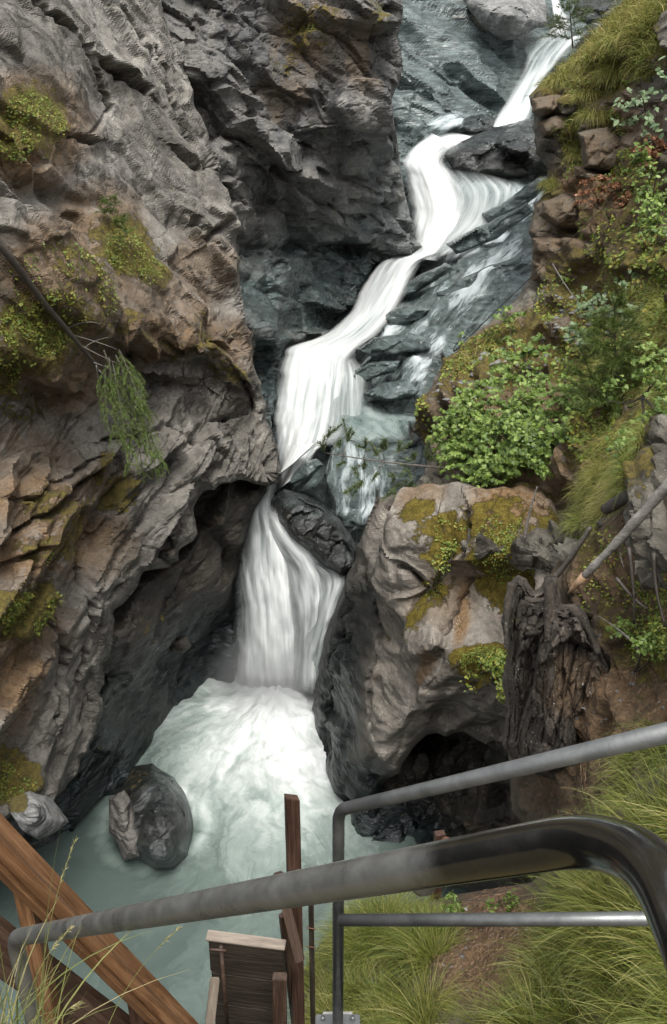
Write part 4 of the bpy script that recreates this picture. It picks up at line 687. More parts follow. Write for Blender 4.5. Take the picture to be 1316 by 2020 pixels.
# standing plank with its brace
pt = atD(576, 1572, 4.7); pbm = pt+np.array([0, 0, -2.1])
e = thing('timber_post', pbm, 'tall brown timber post with a slanted top rising in front of the white pool', 'post')
beam('plank', pbm, pt, .078, .05, W_RD, e, ref=(.35, -1, 0), bev=.003, top=.018)
beam('side_plank', pbm+np.array([-.01, .08, 0]), atD(562, 1800, 4.95), .075, .03, W_DK, e, ref=(.8, -1, 0))
beam('brace', atD(592, 1895, 4.85), atD(548, 1722, 4.85), .055, .05, W_DK, e, ref=(.2, -1, 0), bev=.006)
# sluice box
e = thing('timber_box', atD(480, 2150, 5.4), 'grey timber box of stacked boards with an iron strap beside the tall post', 'box')
tl, tr = atD(412, 1848, 5.0), atD(560, 1868, 4.95)
for k in range(3):
    z = -.14-.275*k; beam('board', tl+np.array([0, 0, z]), tr+np.array([0, 0, z]), .045, .27, W_GY if k else W_GY, e, ref=(0, 0, 1), bev=.006)
beam('cap_board', tl+np.array([-.01, .0, .012]), tr+np.array([.01, 0, .012]), .06, .022, W_PL, e, ref=(0, -.3, 1), bev=.003)
s0 = atD(436, 1866, 4.9); tube('iron_strap', [s0, s0+np.array([0, 0, -.8])], .011, M_BLKM if 'M_BLKM' in globals() else W_DK, e, 8)
tube('hinge_bolt', [atD(415, 1873, 4.88), atD(446, 1875, 4.88)], .008, W_DK, e, 8)
beam('corner_block', atD(552, 1925, 4.8), atD(552, 2030, 5.0), .08, .05, W_DK, e, ref=(0, -1, 0))
beam('pale_brace', atD(424, 1930, 4.75), atD(408, 2075, 4.75), .05, .035, W_PL, e, ref=(.2, -1, 0))
pm = atD(868, 1643, 7.9)
e = thing('ring_post', pm+np.array([0, 0, -1]), 'short brown wooden post with a rusty ring, just behind the near handrail', 'post')
beam('post', pm+np.array([0, 0, -1]), pm, .095, .07, W_RD, e, ref=(.2, -1, 0))
mr = metal('rusty_iron', (.08, .04, .025), (.17, .08, .05), .8, .4, .2, worn=(.25, .14, .1))
cr_ = atD(880, 1664, 7.8); ring = [cr_+np.array([math.cos(t)*.045, 0, math.sin(t)*.07]) for t in np.linspace(0, 2*math.pi, 25)]
tube('ring', ring, .012, mr, e, 8)
p = atD(614, 1800, 5.6)
e = thing('thin_post', p+np.array([0, 0, -1.3]), 'thin mossy stake standing right of the tall timber post', 'stake')
beam('stake', p+np.array([0, 0, -1.3]), p+np.array([0, 0, .15]), .035, .035, W_GY, e, ref=(0, -1, 0))
for zz in (-.12, -.3): tube('nail', [p+np.array([-.03, -.02, zz]), p+np.array([.03, -.03, zz])], .004, mr, e, 6)
# ------------------------------------------------------------------ vegetation
def leafmat(name, stops, rough=.6, trans=.15):
    m, n, l, b = mat(name); N = NB(m); r = N.attr('rnd'); c = N.ramp(r, stops); c = N.mix(.3, c, N.ramp(N.noise(N.tc(), 40, 3, .6), [(.3, .6), (.7, 1.4)]), 'MULTIPLY')
    l.new(c, b.inputs['Base Color']); b.inputs['Roughness'].default_value = rough
    t = n.new('ShaderNodeBsdfTranslucent'); l.new(c, t.inputs[0]); mx = n.new('ShaderNodeMixShader'); mx.inputs[0].default_value = trans
    l.new(b.outputs[0], mx.inputs[1]); l.new(t.outputs[0], mx.inputs[2]); l.new(mx.outputs[0], n['Material Output'].inputs['Surface']); return m
G_GR = leafmat('bank_grass', [(0, (.07, .1, .015)), (.4, (.155, .185, .03)), (.75, (.3, .29, .07)), (1, (.46, .38, .17))], .55, .3)
G_TU = leafmat('tussock_grass', [(0, (.09, .11, .018)), (.45, (.2, .21, .04)), (.8, (.32, .29, .08)), (1, (.42, .33, .13))], .6, .3)
G_MO = leafmat('ground_cover_leaves', [(0, (.06, .1, .013)), (.4, (.14, .2, .028)), (.75, (.22, .25, .035)), (1, (.3, .24, .04))], .6, .2)
L_SH = leafmat('shrub_leaves', [(0, (.05, .09, .013)), (.5, (.125, .2, .03)), (.85, (.2, .28, .055)), (1, (.28, .36, .1))], .5, .25)
L_YG = leafmat('yellow_green_leaves', [(0, (.07, .13, .02)), (.5, (.13, .2, .035)), (1, (.22, .29, .07))], .5, .3)
L_BG = leafmat('blue_green_leaves', [(0, (.06, .11, .04)), (.5, (.13, .19, .085)), (1, (.24, .31, .17))], .5, .2)
L_DE = leafmat('dead_rusty_needles', [(0, (.12, .05, .02)), (.5, (.24, .105, .05)), (1, (.34, .18, .1))], .8, .1)
N_DK = leafmat('dark_conifer_needles', [(0, (.035, .06, .01)), (.5, (.08, .125, .02)), (1, (.15, .19, .04))], .6, .15)
N_PI = leafmat('pine_needles', [(0, (.035, .06, .02)), (.5, (.075, .105, .035)), (1, (.14, .17, .07))], .6, .1)
BARK = wood('grey_branch_bark', (.05, .042, .035), (.12, .105, .09), (.22, .2, .175)); BARKD = wood('dark_branch_bark', (.02, .016, .012), (.05, .04, .032), (.09, .075, .06))
def unit(v): return v/(np.linalg.norm(v, axis=-1, keepdims=True)+1e-9)
def blades(name, base, dirs, length, width, droop, m, parent=None, origin=None, seg=4, rnd=None, label=None, kind=None):
    """grass: curved tapering strips; dirs = starting direction, droop bends towards -z"""
    n = len(base); t = np.linspace(0, 1, seg+1); side = unit(np.cross(dirs, RNG.normal(size=(n, 3)))); V = np.zeros((n, seg+1, 2, 3)); p = base.copy(); d = unit(dirs)
    for k in range(seg+1):
        wk = (width*(1-t[k])**.7*.5)[:, None]+.0002; V[:, k, 0] = p-side*wk; V[:, k, 1] = p+side*wk
        p = p+d*(length/seg)[:, None]; d = unit(d+np.array([0, 0, -1])*(droop/seg)[:, None])
    i = np.arange(n)[:, None]*(seg+1)*2; j = np.arange(seg)[None]*2; a = (i+j).ravel(); f = np.stack([a, a+1, a+3, a+2], 1)
    r = RNG.random(n) if rnd is None else rnd
    return mesh(name, V.reshape(-1, 3), f, m, parent, origin, attrs=dict(rnd=np.repeat(r, (seg+1)*2)))
LEAF = np.array([(0, 0), (.34, .02), (.6, .42), (.26, .38), (.3, .8), (.08, .66), (0, 1.1), (-.08, .66), (-.3, .8), (-.26, .38), (-.6, .42), (-.34, .02)])
OVAL = np.array([(0, 0), (.22, .2), (.3, .5), (.18, .82), (0, 1), (-.18, .82), (-.3, .5), (-.22, .2)])
def leaves(name, pos, nrm_, size, m, parent=None, origin=None, shape=LEAF, rnd=None):
    n = len(pos); k = len(shape); nrm_ = unit(nrm_); a = unit(np.cross(nrm_, RNG.normal(size=(n, 3)))); b = np.cross(nrm_, a)
    V = pos[:, None]+(a[:, None]*shape[None, :, 0:1]+b[:, None]*(shape[None, :, 1:2]-.3))*size[:, None, None]
    V = V-nrm_[:, None]*(np.abs(shape[None, :, 0:1])*.35+.5*(shape[None, :, 1:2]-.3)**2)*size[:, None, None]
    # fan round the midrib tip so the fold reads
    f = (np.arange(n)[:, None]*k+np.arange(k)[None])
    r = RNG.random(n) if rnd is None else rnd
    return mesh(name, V.reshape(-1, 3), f, m, parent, origin, attrs=dict(rnd=np.repeat(r, k)), smooth=False)
def ell_pts(n, c, rad, shell=.5):
    v = unit(RNG.normal(size=(n, 3))); r = (shell+(1-shell)*RNG.random(n))[:, None]; return c+v*r*np.array(rad), v
def sc_at(Y): return Y/F/cp*.93       # metres per photo pixel at about Y
def shrub(name, cl, leaf, m, label, cat, n=600, group=None, stem=BARKD, shape=LEAF, base=None, up=(0, -.5, .9), jn=.55, ns=7):
    """cl = list of (px, py, Y, rx_px, ry_px, depth) leaf clusters"""
    C = [(at(c[0], c[1], c[2]), c[3]*sc_at(c[2]), c[4]*sc_at(c[2]), c[5]) for c in cl]
    b = np.array(base if base is not None else at(*cl[0][:3])+np.array([0, .2, -.4])); e = thing(name, b, label, cat, group); tot = sum(c[1]*c[2] for c in C)
    P, Nn = [], []
    for (c, rx, ry, dp) in C:
        k = int(n*rx*ry/tot)+8; p, v = ell_pts(k, c, (rx, dp, ry), .35); g = fbm(p*2.2, 3, 4) > -.08; P.append(p[g]); Nn.append((v*.35+np.array(up)+RNG.normal(size=(k, 3))*jn)[g])
    P, Nn = np.concatenate(P), np.concatenate(Nn); ly = leaf*2.6; zz = P[:, 2]+.5*fbm(P*np.array([2.2, 2.2, 0])+5, 6, 3); P[:, 2] += (np.round(zz/ly)*ly-zz)*.75; leaves('foliage', P, Nn, leaf*(.55+.75*RNG.random(len(P))), m, e, shape=shape)
    for k in range(ns):
        c = C[k % len(C)][0]+RNG.normal(size=3)*np.array([.6, .2, .4])*C[k % len(C)][1]*.7; mid = (b+c)/2+RNG.normal(size=3)*.12
        q = [b*(1-t)**2+2*t*(1-t)*mid+t*t*c for t in np.linspace(0, 1, 9)[:, None]]; tube('stem', q, np.linspace(.011, .003, 9), stem, e, 6)
    return e
# leafy shrub in the middle right
shrub('leafy_shrub', [(985, 820, 12.2, 110, 60, .45), (1080, 800, 11.6, 90, 75, .5), (900, 850, 12.5, 60, 50, .35), (930, 905, 11.8, 75, 45, .35), (1040, 880, 11.2, 110, 60, .4), (960, 930, 11.2, 60, 30, .25), (1010, 860, 11.5, 90, 70, .4), (950, 790, 12.6, 60, 40, .3), (1130, 860, 10.8, 60, 60, .4), (1020, 770, 12.6, 90, 45, .35), (1140, 800, 11.4, 50, 50, .3), (1060, 730, 13.2, 75, 40, .3), (1100, 920, 10.6, 50, 35, .25)], .068, L_SH, 'large dense green shrub with lobed leaves spreading over the pale rock on the right', 'shrub', n=16000, ns=20, jn=.5)
shrub('leafy_shrub', [(1040, 690, 14.2, 60, 22, .2), (1000, 715, 14.2, 40, 20, .2), (1010, 620, 16.5, 40, 16, .2)], .11, L_YG, 'low light green plant on the bare slope above the large shrub', 'shrub', n=260, ns=5)
shrub('leafy_shrub', [(1290, 160, 14.2, 50, 34, .3), (1255, 215, 14.6, 45, 28, .3), (1295, 225, 13.8, 40, 40, .3), (1215, 225, 15.2, 25, 15, .15)], .10, L_BG, 'pale blue green leafy shrub at the upper right edge', 'shrub', n=520, ns=8, shape=OVAL)
shrub('leafy_shrub', [(1295, 350, 12.6, 45, 60, .35), (1280, 430, 12.2, 40, 45, .3), (1310, 470, 11.8, 30, 30, .3)], .06, L_SH, 'fine leaved dark green bush at the right edge below the pale blue green shrub', 'shrub', n=1500, shape=OVAL)
shrub('leafy_shrub', [(1215, 560, 13.4, 60, 22, .25), (1180, 605, 13.2, 50, 26, .25), (1150, 655, 13, 40, 22, .2), (1240, 625, 12, 40, 25, .25)], .09, L_BG, 'spindly pale green plant growing below the brown blocks', 'shrub', n=520)
shrub('leafy_shrub', [(1290, 720, 8.4, 50, 60, .3), (1300, 820, 7.8, 45, 60, .3), (1250, 870, 8, 60, 40, .25), (1300, 900, 7.3, 40, 40, .2), (1210, 780, 9.6, 35, 40, .2)], .055, L_YG, 'bright yellow green leafy plant at the right edge above the fallen log', 'shrub', n=950, shape=LEAF)
shrub('leafy_shrub', [(900, 660, 17, 30, 12, .2), (1120, 540, 17.4, 24, 14, .2), (1270, 310, 14, 30, 26, .2)], .09, L_SH, 'scattered small green sprigs on the rocky edge of the right bank', 'shrub', n=130, ns=3)
shrub('dead_bush', [(1200, 370, 17.4, 60, 22, .25), (1240, 400, 16.4, 55, 24, .25), (1170, 400, 17.9, 35, 14, .2), (1290, 300, 14.6, 40, 24, .2)], .085, L_DE, 'rusty orange dead branches caught among the blocks of the right bank', 'dead bush', n=2600, shape=OVAL, jn=1.)
shrub('leafy_shrub', [(985, 1310, 8.5, 50, 36, .15), (940, 1345, 8.7, 45, 28, .15), (990, 1360, 8.3, 25, 36, .12)], .045, G_MO, 'small green plant cushion hanging over the dark hollow left of the stump', 'plant', n=650, shape=OVAL, ns=3)
shrub('leafy_shrub', [(870, 1110, 10.1, 22, 40, .1), (850, 1170, 10.2, 18, 36, .1), (885, 1075, 10.3, 24, 20, .1)], .035, G_MO, 'small green plants in the crevice of the pale rock', 'plant', n=420, shape=OVAL, ns=3)
shrub('leafy_shrub', [(1285, 1270, 5.4, 50, 26, .12), (1230, 1240, 5.9, 40, 20, .1)], .035, L_YG, 'bright green seedlings on the soil right of the stump', 'plant', n=330, shape=OVAL, ns=3)
shrub('leafy_shrub', [(1010, 1778, 4.7, 30, 16, .1), (960, 1790, 4.7, 34, 16, .1), (890, 1785, 4.9, 36, 14, .1)], .05, L_YG, 'row of green leafy plants on the edge of the grassy bank behind the near handrail', 'plant', n=230, shape=OVAL*np.array([.6, 1]), ns=4, up=(0, -.2, .4), jn=1.)
# conifers
def needles_on(paths, dens, ln, wd, fwd=.7):
    B, D = [], []
    for q in paths:
        q = np.asarray(q, float); s = np.linalg.norm(np.diff(q, axis=0), axis=1); tt = np.concatenate([[0], np.cumsum(s)]); k = max(4, int(tt[-1]*dens)); u = RNG.random(k)*tt[-1]
        p = np.stack([np.interp(u, tt, q[:, c]) for c in range(3)], 1); dr = unit(q[-1]-q[0]); B.append(p); D.append(unit(dr*fwd+unit(RNG.normal(size=(k, 3)))))
    return np.concatenate(B), np.concatenate(D), ln, wd
def needle_mesh(paths, dens, ln, wd, m, e, fwd=.7, name='foliage', droop=.2):
    B, D, _, _ = needles_on(paths, dens, ln, wd, fwd); n = len(B)
    return blades(name, B, D, ln*(.6+.6*RNG.random(n)), np.full(n, wd), np.full(n, droop), m, e, seg=1)
def curve(a, b, sag=0., n=8, w=.0):
    a, b = np.array(a), np.array(b); mid = (a+b)/2+np.array([0, 0, -sag])+RNG.normal(size=3)*w; t = np.linspace(0, 1, n)[:, None]; return (1-t)**2*a+2*t*(1-t)*mid+t*t*b
def conifer(name, base, top, Y, hw, label, m, nb=26, dens=260, ln=.07, bark=BARKD, wd=.004, group=None):
    b, t = at(base[0], base[1], Y), at(top[0], top[1], Y); b, t = np.array(b), np.array(t); e = thing(name, b, label, 'conifer', group); H = np.linalg.norm(t-b)
    tube('trunk', curve(b, t, 0, 10), np.linspace(.03, .006, 10)*H/1.6, bark, e, 8); paths = []
    for k in range(nb):
        u = .12+.86*k/nb; p = b*(1-u)+t*u; L = hw*(1-u)**.75+.08; a = RNG.random()*6.283; q = p+np.array([math.cos(a)*L, math.sin(a)*L, .22*L+.06*RNG.normal()]); c = curve(p, q, -.04*L, 6); paths.append(c)
        tube('branch', c, np.linspace(.008, .002, 6)*H/1.6, bark, e, 5)
        for s in range(3):
            v = .35+.2*s; p2 = c[0]*(1-v)+c[-1]*v; paths.append(curve(p2, p2+(q-p)*.4+RNG.normal(size=3)*.22*L, 0, 4))
    paths.append(curve(b*.3+t*.7, t)); needle_mesh(paths, dens, ln, wd, m, e, fwd=1.)
conifer('pine_sapling', (1215, 845), (1212, 592), 10.6, .62, 'young dark green pine standing right behind the large leafy shrub', N_DK, nb=46, dens=480, ln=.1, wd=.0055)
conifer('pine_sapling', (1130, 95), (1122, -12), 27.5, .75, 'small sparse pine standing against the stream at the top', N_PI, nb=22, dens=130, ln=.14, wd=.012)
conifer('pine_sapling', (222, 425), (216, 385), 14.2, .12, 'tiny green conifer seedling on the mossy patch of the left cliff, the upper one', N_DK, nb=12, dens=500, ln=.05)
conifer('pine_sapling', (252, 470), (238, 425), 14.0, .14, 'tiny conifer seedling on the left cliff just below the other seedling', N_DK, nb=12, dens=500, ln=.05)
conifer('pine_sapling', (975, 690), (975, 655), 16.6, .15, 'tiny conifer seedling on the bare slope above the large shrub', N_DK, nb=12, dens=400, ln=.06)
# pine branch over the water
b0 = at(905, 925, 12.0); tip = at(640, 893, 12.9)
e = thing('pine_branch', b0, 'long thin pine branch reaching left from the shrub over the cascade', 'branch')
main = curve(b0, tip, .06, 14, .0); tube('branch', main, np.linspace(.022, .006, 14), BARK, e, 8); paths = []
for k, (x, y, s) in enumerate([(652, 842, 0), (632, 872, 0), (692, 846, .15), (668, 870, .1), (722, 868, .3), (757, 868, .42), (790, 876, .52), (742, 885, .4), (815, 895, .62), (850, 890, .75), (700, 935, .3), (735, 948, .45), (670, 918, .15), (775, 945, .5), (810, 962, .62), (845, 960, .72), (770, 975, .6), (880, 900, .85), (830, 985, .75), (870, 965, .85), (720, 915, .3), (800, 925, .55), (690, 965, .45)]):
    s0 = main[min(13, int((1-s)*13))]; q = at(x, y, 12.9-.9*s+RNG.normal()*.12); c = curve(s0, q, .04, 6, .03); tube('twig', c, np.linspace(.007, .003, 6), BARK, e, 5); paths.append(c[3:])
    for _ in range(3): paths.append(curve(c[3]+RNG.normal(size=3)*.02, q+RNG.normal(size=3)*.09, 0, 4))
needle_mesh(paths, 420, .085, .009, N_PI, e, fwd=1.1)
# bare trunk leaning down the left cliff, with its drooping green spray
tp = [at(-40, 430, 9.6), at(30, 520, 10.0), at(85, 595, 10.4), at(140, 660, 10.8), at(185, 715, 11.2), at(215, 770, 11.5)]
e = thing('leaning_conifer', tp[0], 'thin dead looking conifer leaning down the left cliff with a drooping green spray', 'conifer')
tube('trunk', tp, np.linspace(.05, .02, 6), BARKD, e, 8, wob=.2); paths = []
for (x0, y0, x1, y1, sg) in [(140, 660, 232, 690, .0), (150, 675, 240, 720, .0), (185, 715, 250, 745, 0), (195, 730, 240, 780, 0), (130, 650, 200, 640, -.05), (80, 590, 180, 590, 0), (20, 510, 90, 480, 0), (190, 720, 205, 790, 0), (165, 690, 215, 665, 0)]:
    tube('bare_twig', curve(at(x0, y0, 11), at(x1, y1, 11.1), sg, 7, .05), np.linspace(.009, .003, 7), BARK, e, 5)
subs = [((205, 690), (250, 820), (262, 905)), ((228, 700), (285, 800), (312, 950)), ((215, 705), (225, 800), (232, 880)), ((240, 725), (270, 830), (285, 955)), ((245, 745), (300, 850), (322, 935)), ((208, 720), (205, 790), (214, 850)), ((235, 690), (262, 745), (278, 800)), ((222, 715), (245, 830), (256, 930)), ((250, 760), (262, 850), (300, 900))]
for k, (p_, q_, r_) in enumerate(subs):
    ys = 10.95+.12*RNG.normal(); t = np.linspace(0, 1, 12)[:, None]; A_, B_, C_ = at(*p_, 11.1), at(*q_, ys), at(*r_, ys-.1); c = (1-t)**2*A_+2*t*(1-t)*B_+t*t*C_
    tube('hanging_branch', c, np.linspace(.009, .002, 12), BARKD, e, 5); paths.append(c)
    for j in range(26):
        v = RNG.uniform(.12, 1); p = c[min(11, int(v*11))]+RNG.normal(size=3)*.01; sd_ = RNG.choice([-1, 1]); L = RNG.uniform(.12, .38)*(1.15-v*.6)
        q = p+np.array([sd_*L*.45+.04, RNG.normal()*.1, -L*.9]); m1 = (p+q)/2+np.array([sd_*L*.2, 0, L*.18]); tt = np.linspace(0, 1, 6)[:, None]; paths.append((1-tt)**2*p+2*tt*(1-tt)*m1+tt*tt*q)
needle_mesh(paths, 300, .045, .005, N_DK, e, fwd=1.4, droop=.4)
# ------------------------------------------------------------------ stump, log, roots
M_ST = rock_mat('rotten_stump_wood', (.035, .028, .02), (.095, .077, .06), (.25, .22, .18), rot=(0, math.radians(90), 0), asp=(2.2, 2.2, .4), lich=1., bsc=2.2, bs=1.6, stain=(.08, .03, .015))
st_ = boulder('trunk', [(1005, 1152), (1022, 1132), (1040, 1140), (1052, 1165), (1068, 1158), (1082, 1128), (1100, 1150), (1108, 1192), (1140, 1190), (1160, 1215), (1172, 1255), (1192, 1285), (1212, 1335), (1245, 1362), (1190, 1375), (1150, 1420), (1142, 1500), (1100, 1540), (1030, 1520), (990, 1470), (1002, 1400), (990, 1340), (1000, 1290), (990, 1225)],
    [(1005, 1150, 6.9), (1100, 1150, 6.9), (1240, 1360, 6.0), (1142, 1500, 6.0), (1000, 1450, 6.7), (1080, 1300, 6.5), (990, 1225, 6.9)], .42, M_ST, [(.45, .3, .6, .3), (.16, .1, .6, .4), (.06, .03, .6, .3)], None, None, step=2.2, M=strata(0, 0, .5, .5, 2.2), seed=77, nz=.05, R=45, rust=[(1130, 1350, 60, 60, 0, .6)], moss=[(1010, 1260, 20, 60, 0, .4)])
e = thing('tree_stump', st_.location, 'jagged rotten dark tree stump with pale lichen at the right, above the railing', 'stump'); st_.parent = e; st_.location = (0, 0, 0)
for k, (a, b, r) in enumerate([((1180, 1250), (1235, 1370), .05), ((1120, 1420), (1160, 1560), .05), ((1200, 1330), (1290, 1400), .035), ((1130, 1200), (1180, 1290), .05), ((1010, 1150), (1000, 1280), .04), ((1085, 1140), (1090, 1400), .06)]):
    tube('root', curve(at(*a, 6.25), at(*b, 5.95), -.03, 12, .04), np.linspace(r, r*.45, 12), W_GY if k in (0,) else M_ST, e, 9, wob=.5, seed=k)
M_LG = wood('lichened_log_bark', (.10, .09, .078), (.24, .22, .195), (.46, .44, .4), .6)
def log(name, a, b, r0, r1, label, m, tipm=None):
    e = thing(name, b, label, 'log'); pts = curve(a, b, .03, 30, .02); tube('trunk', pts, np.linspace(r0, r1, 30), m, e, 16, wob=.35, seed=5); return e, pts
lp = at(1320, 945, 5.9)+(at(1320, 945, 5.9)-at(1060+80, 1150, 6.5))*.5
e, pts = log('fallen_log', lp, at(1150, 1140, 6.3), .048, .033, 'grey lichened fallen log with a broken pale tip, lying up to the right edge', M_LG)
d_ = unit(pts[-1]-pts[-4])
tube('broken_tip', [pts[-1]-d_*.03, pts[-1]+d_*.08, pts[-1]+d_*.17, pts[-1]+d_*.25], [.032, .028, .02, .003], wood('split_pale_wood', (.22, .12, .06), (.38, .24, .14), (.55, .42, .3)), e, 10, wob=.6)
for k in range(3): tube('branch_stub', curve(pts[8+6*k], pts[8+6*k]+np.array([.05, -.03, -.28]), 0, 6, .03), np.linspace(.014, .004, 6), BARK, e, 6)
log('fallen_log', at(1400, 870, 6.3), at(1195, 1005, 7.3), .07, .055, 'darker log lying behind the fallen log with the broken tip', wood('dark_log_bark', (.03, .027, .024), (.08, .07, .062), (.17, .155, .14)))
log('dead_twig', at(1060, 960, 9.3), at(1035, 1062, 9.2), .012, .02, 'short upright pale dead stick above the stump', BARK)
log('dead_twig', at(1165, 1040, 7.4), at(1095, 1140, 7.6), .022, .03, 'bare dead branch lying just left of the fallen log', BARK)
for k, (a, b, ya, yb, lab) in enumerate([((1090, 520), (1180, 640), 15, 14, 'thin grey twig crossing the upright narrow block'), ((880, 1000), (940, 960), 11, 11, 'thin twig under the pine branch'), ((1260, 1280), (1180, 1215), 5.4, 6, 'pale twig on the soil right of the stump'),
    ((1290, 1090), (1320, 1250), 5.6, 5.2, 'dark root hanging down under the fallen log at the right edge'), ((1240, 1080), (1250, 1230), 5.8, 5.7, 'dark root hanging down below the middle of the fallen log'), ((1215, 1140), (1280, 1200), 5.8, 5.6, 'dark root crossing the soil below the fallen log')]):
    q = curve(at(*a, ya), at(*b, yb), .05, 12, .07); tag(tube('twig', q, np.linspace(.012, .005, 12)*(1.5 if k > 2 else 1), BARK if k < 3 else BARKD, None, 6, wob=.4, origin=q[0]), lab, 'twig')
# ------------------------------------------------------------------ grasses and ground cover
def scatter(surf, regs, n):
    """random points on a surface inside soft ellipses (photo regions)"""
    X, Y = [], []
    ar = np.array([r[2]*r[3]*r[5] for r in regs]); ar = ar/ar.sum()
    for r, a in zip(regs, ar):
        k = int(n*a)+1; t = RNG.random(k)*6.283; q = np.sqrt(RNG.random(k)); u, v = np.cos(t)*q*r[2], np.sin(t)*q*r[3]; c, s = math.cos(math.radians(r[4])), math.sin(math.radians(r[4]))
        X.append(r[0]+u*c-v*s); Y.append(r[1]+u*s+v*c)
    X, Y = np.concatenate(X), np.concatenate(Y); P, Nn, d = on(surf, X, Y); g = (d > 2) & (fbm(P*3, 8, 3) > -.18); return P[g], Nn[g]
def grass(name, surf, regs, n, ln, wd, m, label, cl=.5, droop=1.3, dn=True, seg=4, blown=(0, 0, 0)):
    P, Nn = scatter(surf, regs, n); k = len(P); D = unit(Nn*.35+np.array([0, -.1, .8])+RNG.normal(size=(k, 3))*cl+np.array(blown))
    o = blades(name, P-Nn*.01, D, ln*(.45+.8*RNG.random(k)), np.full(k, wd), np.full(k, droop), m, seg=seg, rnd=np.clip(.5+.45*fbm(P*1.6, 4, 3)*1.5+.22*RNG.normal(size=k), 0, 1)); tag(o, label, 'grass', kind='stuff'); return o
def cover(name, surf, regs, n, sz, m, label, lift=.02):
    P, Nn = scatter(surf, regs, n); k = len(P); o = leaves(name, P+Nn*(lift*RNG.random(k)[:, None]*2), Nn*.5+np.array([0, -.3, .7])+RNG.normal(size=(k, 3))*.5, sz*(.5+RNG.random(k)), m, shape=OVAL); tag(o, label, 'ground cover', kind='stuff'); return o
LG = [(70, 235, 60, 50, 20, 1), (40, 290, 40, 30, 0, 1), (245, 500, 50, 45, 40, 1), (290, 535, 22, 28, 30, 1), (60, 650, 70, 60, 10, 1), (150, 585, 20, 50, -20, .5), (60, 1210, 62, 48, -10, 1), (90, 1110, 20, 20, 0, .6), (10, 1540, 40, 45, 0, 1)]
grass('grass', 'left_cliff', LG, 5200, .17, .006, G_TU, 'short green grass on the mossy ledges of the left cliff', cl=.45)
cover('ground_cover', 'left_cliff', LG+[(0, 740, 50, 40, 0, .6), (60, 560, 70, 50, 0, .25)], 5200, .035, G_MO, 'mossy low plants on the ledges of the left cliff')
grass('grass', 'far_cliff', [(600, 60, 30, 20, 0, 1), (720, 40, 18, 26, 0, 1), (375, 380, 6, 30, 10, 1)], 260, .25, .012, G_TU, 'few tufts of grass high on the slate wall')
RG = [(1230, 60, 80, 50, -35, 1), (1150, 140, 60, 30, -20, 1), (1260, 120, 50, 45, 0, 1), (1280, 20, 50, 40, 0, 1), (1120, 290, 14, 30, 0, .7), (1085, 370, 18, 12, 0, 1), (1200, 240, 40, 20, 0, .3), (950, 690, 90, 12, -35, .15)]
grass('grass', 'right_bank', RG, 5200, .5, .014, G_TU, 'long yellowish grass over the top of the right bank', cl=.4, droop=2.2)
cover('ground_cover', 'right_bank', [(1200, 110, 110, 60, -35, 1), (1130, 300, 30, 60, 0, .5), (1180, 240, 60, 30, 0, .5), (1230, 470, 90, 60, 0, .4), (940, 700, 90, 25, -33, .8), (840, 830, 18, 40, 0, .6), (1190, 700, 110, 60, 0, .7), (1250, 560, 70, 60, 0, .6), (1290, 640, 40, 60, 0, .8), (1250, 340, 60, 50, 0, .6), (1200, 860, 70, 70, 0, .8), (1110, 600, 60, 50, 0, .5)], 15000, .06, G_MO, 'moss and small plants on the right bank')
grass('grass', 'right_bank', [(1230, 950, 60, 70, 30, 1), (1260, 880, 60, 50, 0, 1), (1180, 900, 30, 60, 0, .7), (1280, 690, 40, 60, 0, .7), (1150, 1020, 40, 50, 0, .7), (1290, 780, 40, 60, 0, 1), (1200, 980, 60, 40, 0, .8), (1200, 740, 50, 50, 0, .5), (1270, 600, 50, 40, 0, .5)], 15000, .3, .006, G_GR, 'long fine grass hanging over the slope behind the fallen log', cl=.35, droop=2.4, blown=(-.35, -.1, 0))
cover('ground_cover', 'pale_rock_buttress', [(890, 1060, 45, 30, -10, .8), (870, 1130, 22, 60, 14, 1), (1000, 1110, 45, 50, 0, .5), (1000, 1050, 50, 30, 0, .3), (955, 1310, 45, 32, 0, 1)], 3400, .025, G_MO, 'tiny green plants in the mossy hollows of the pale rock')
grass('grass', 'pale_rock_buttress', [(955, 1315, 45, 30, 0, 1)], 1100, .12, .004, G_GR, 'green grass cushion left of the stump')
cover('ground_cover', 'soil_slope', [(1270, 1260, 60, 50, 0, 1), (1180, 1080, 50, 50, -30, .5), (1280, 1150, 50, 60, 0, .6), (1200, 1180, 50, 50, 0, .4)], 2600, .024, G_MO, 'green seedlings on the soil of the right slope')
grass('grass', 'soil_slope', [(1300, 1520, 70, 50, -20, 1), (1290, 1620, 70, 60, -20, 1.2), (1240, 1600, 40, 40, 0, .6), (1310, 1450, 40, 20, 0, .5)], 3600, .32, .0038, G_GR, 'green grass on the slope at the right edge above the railing', cl=.4, droop=1.8, blown=(-.5, 0, 0))
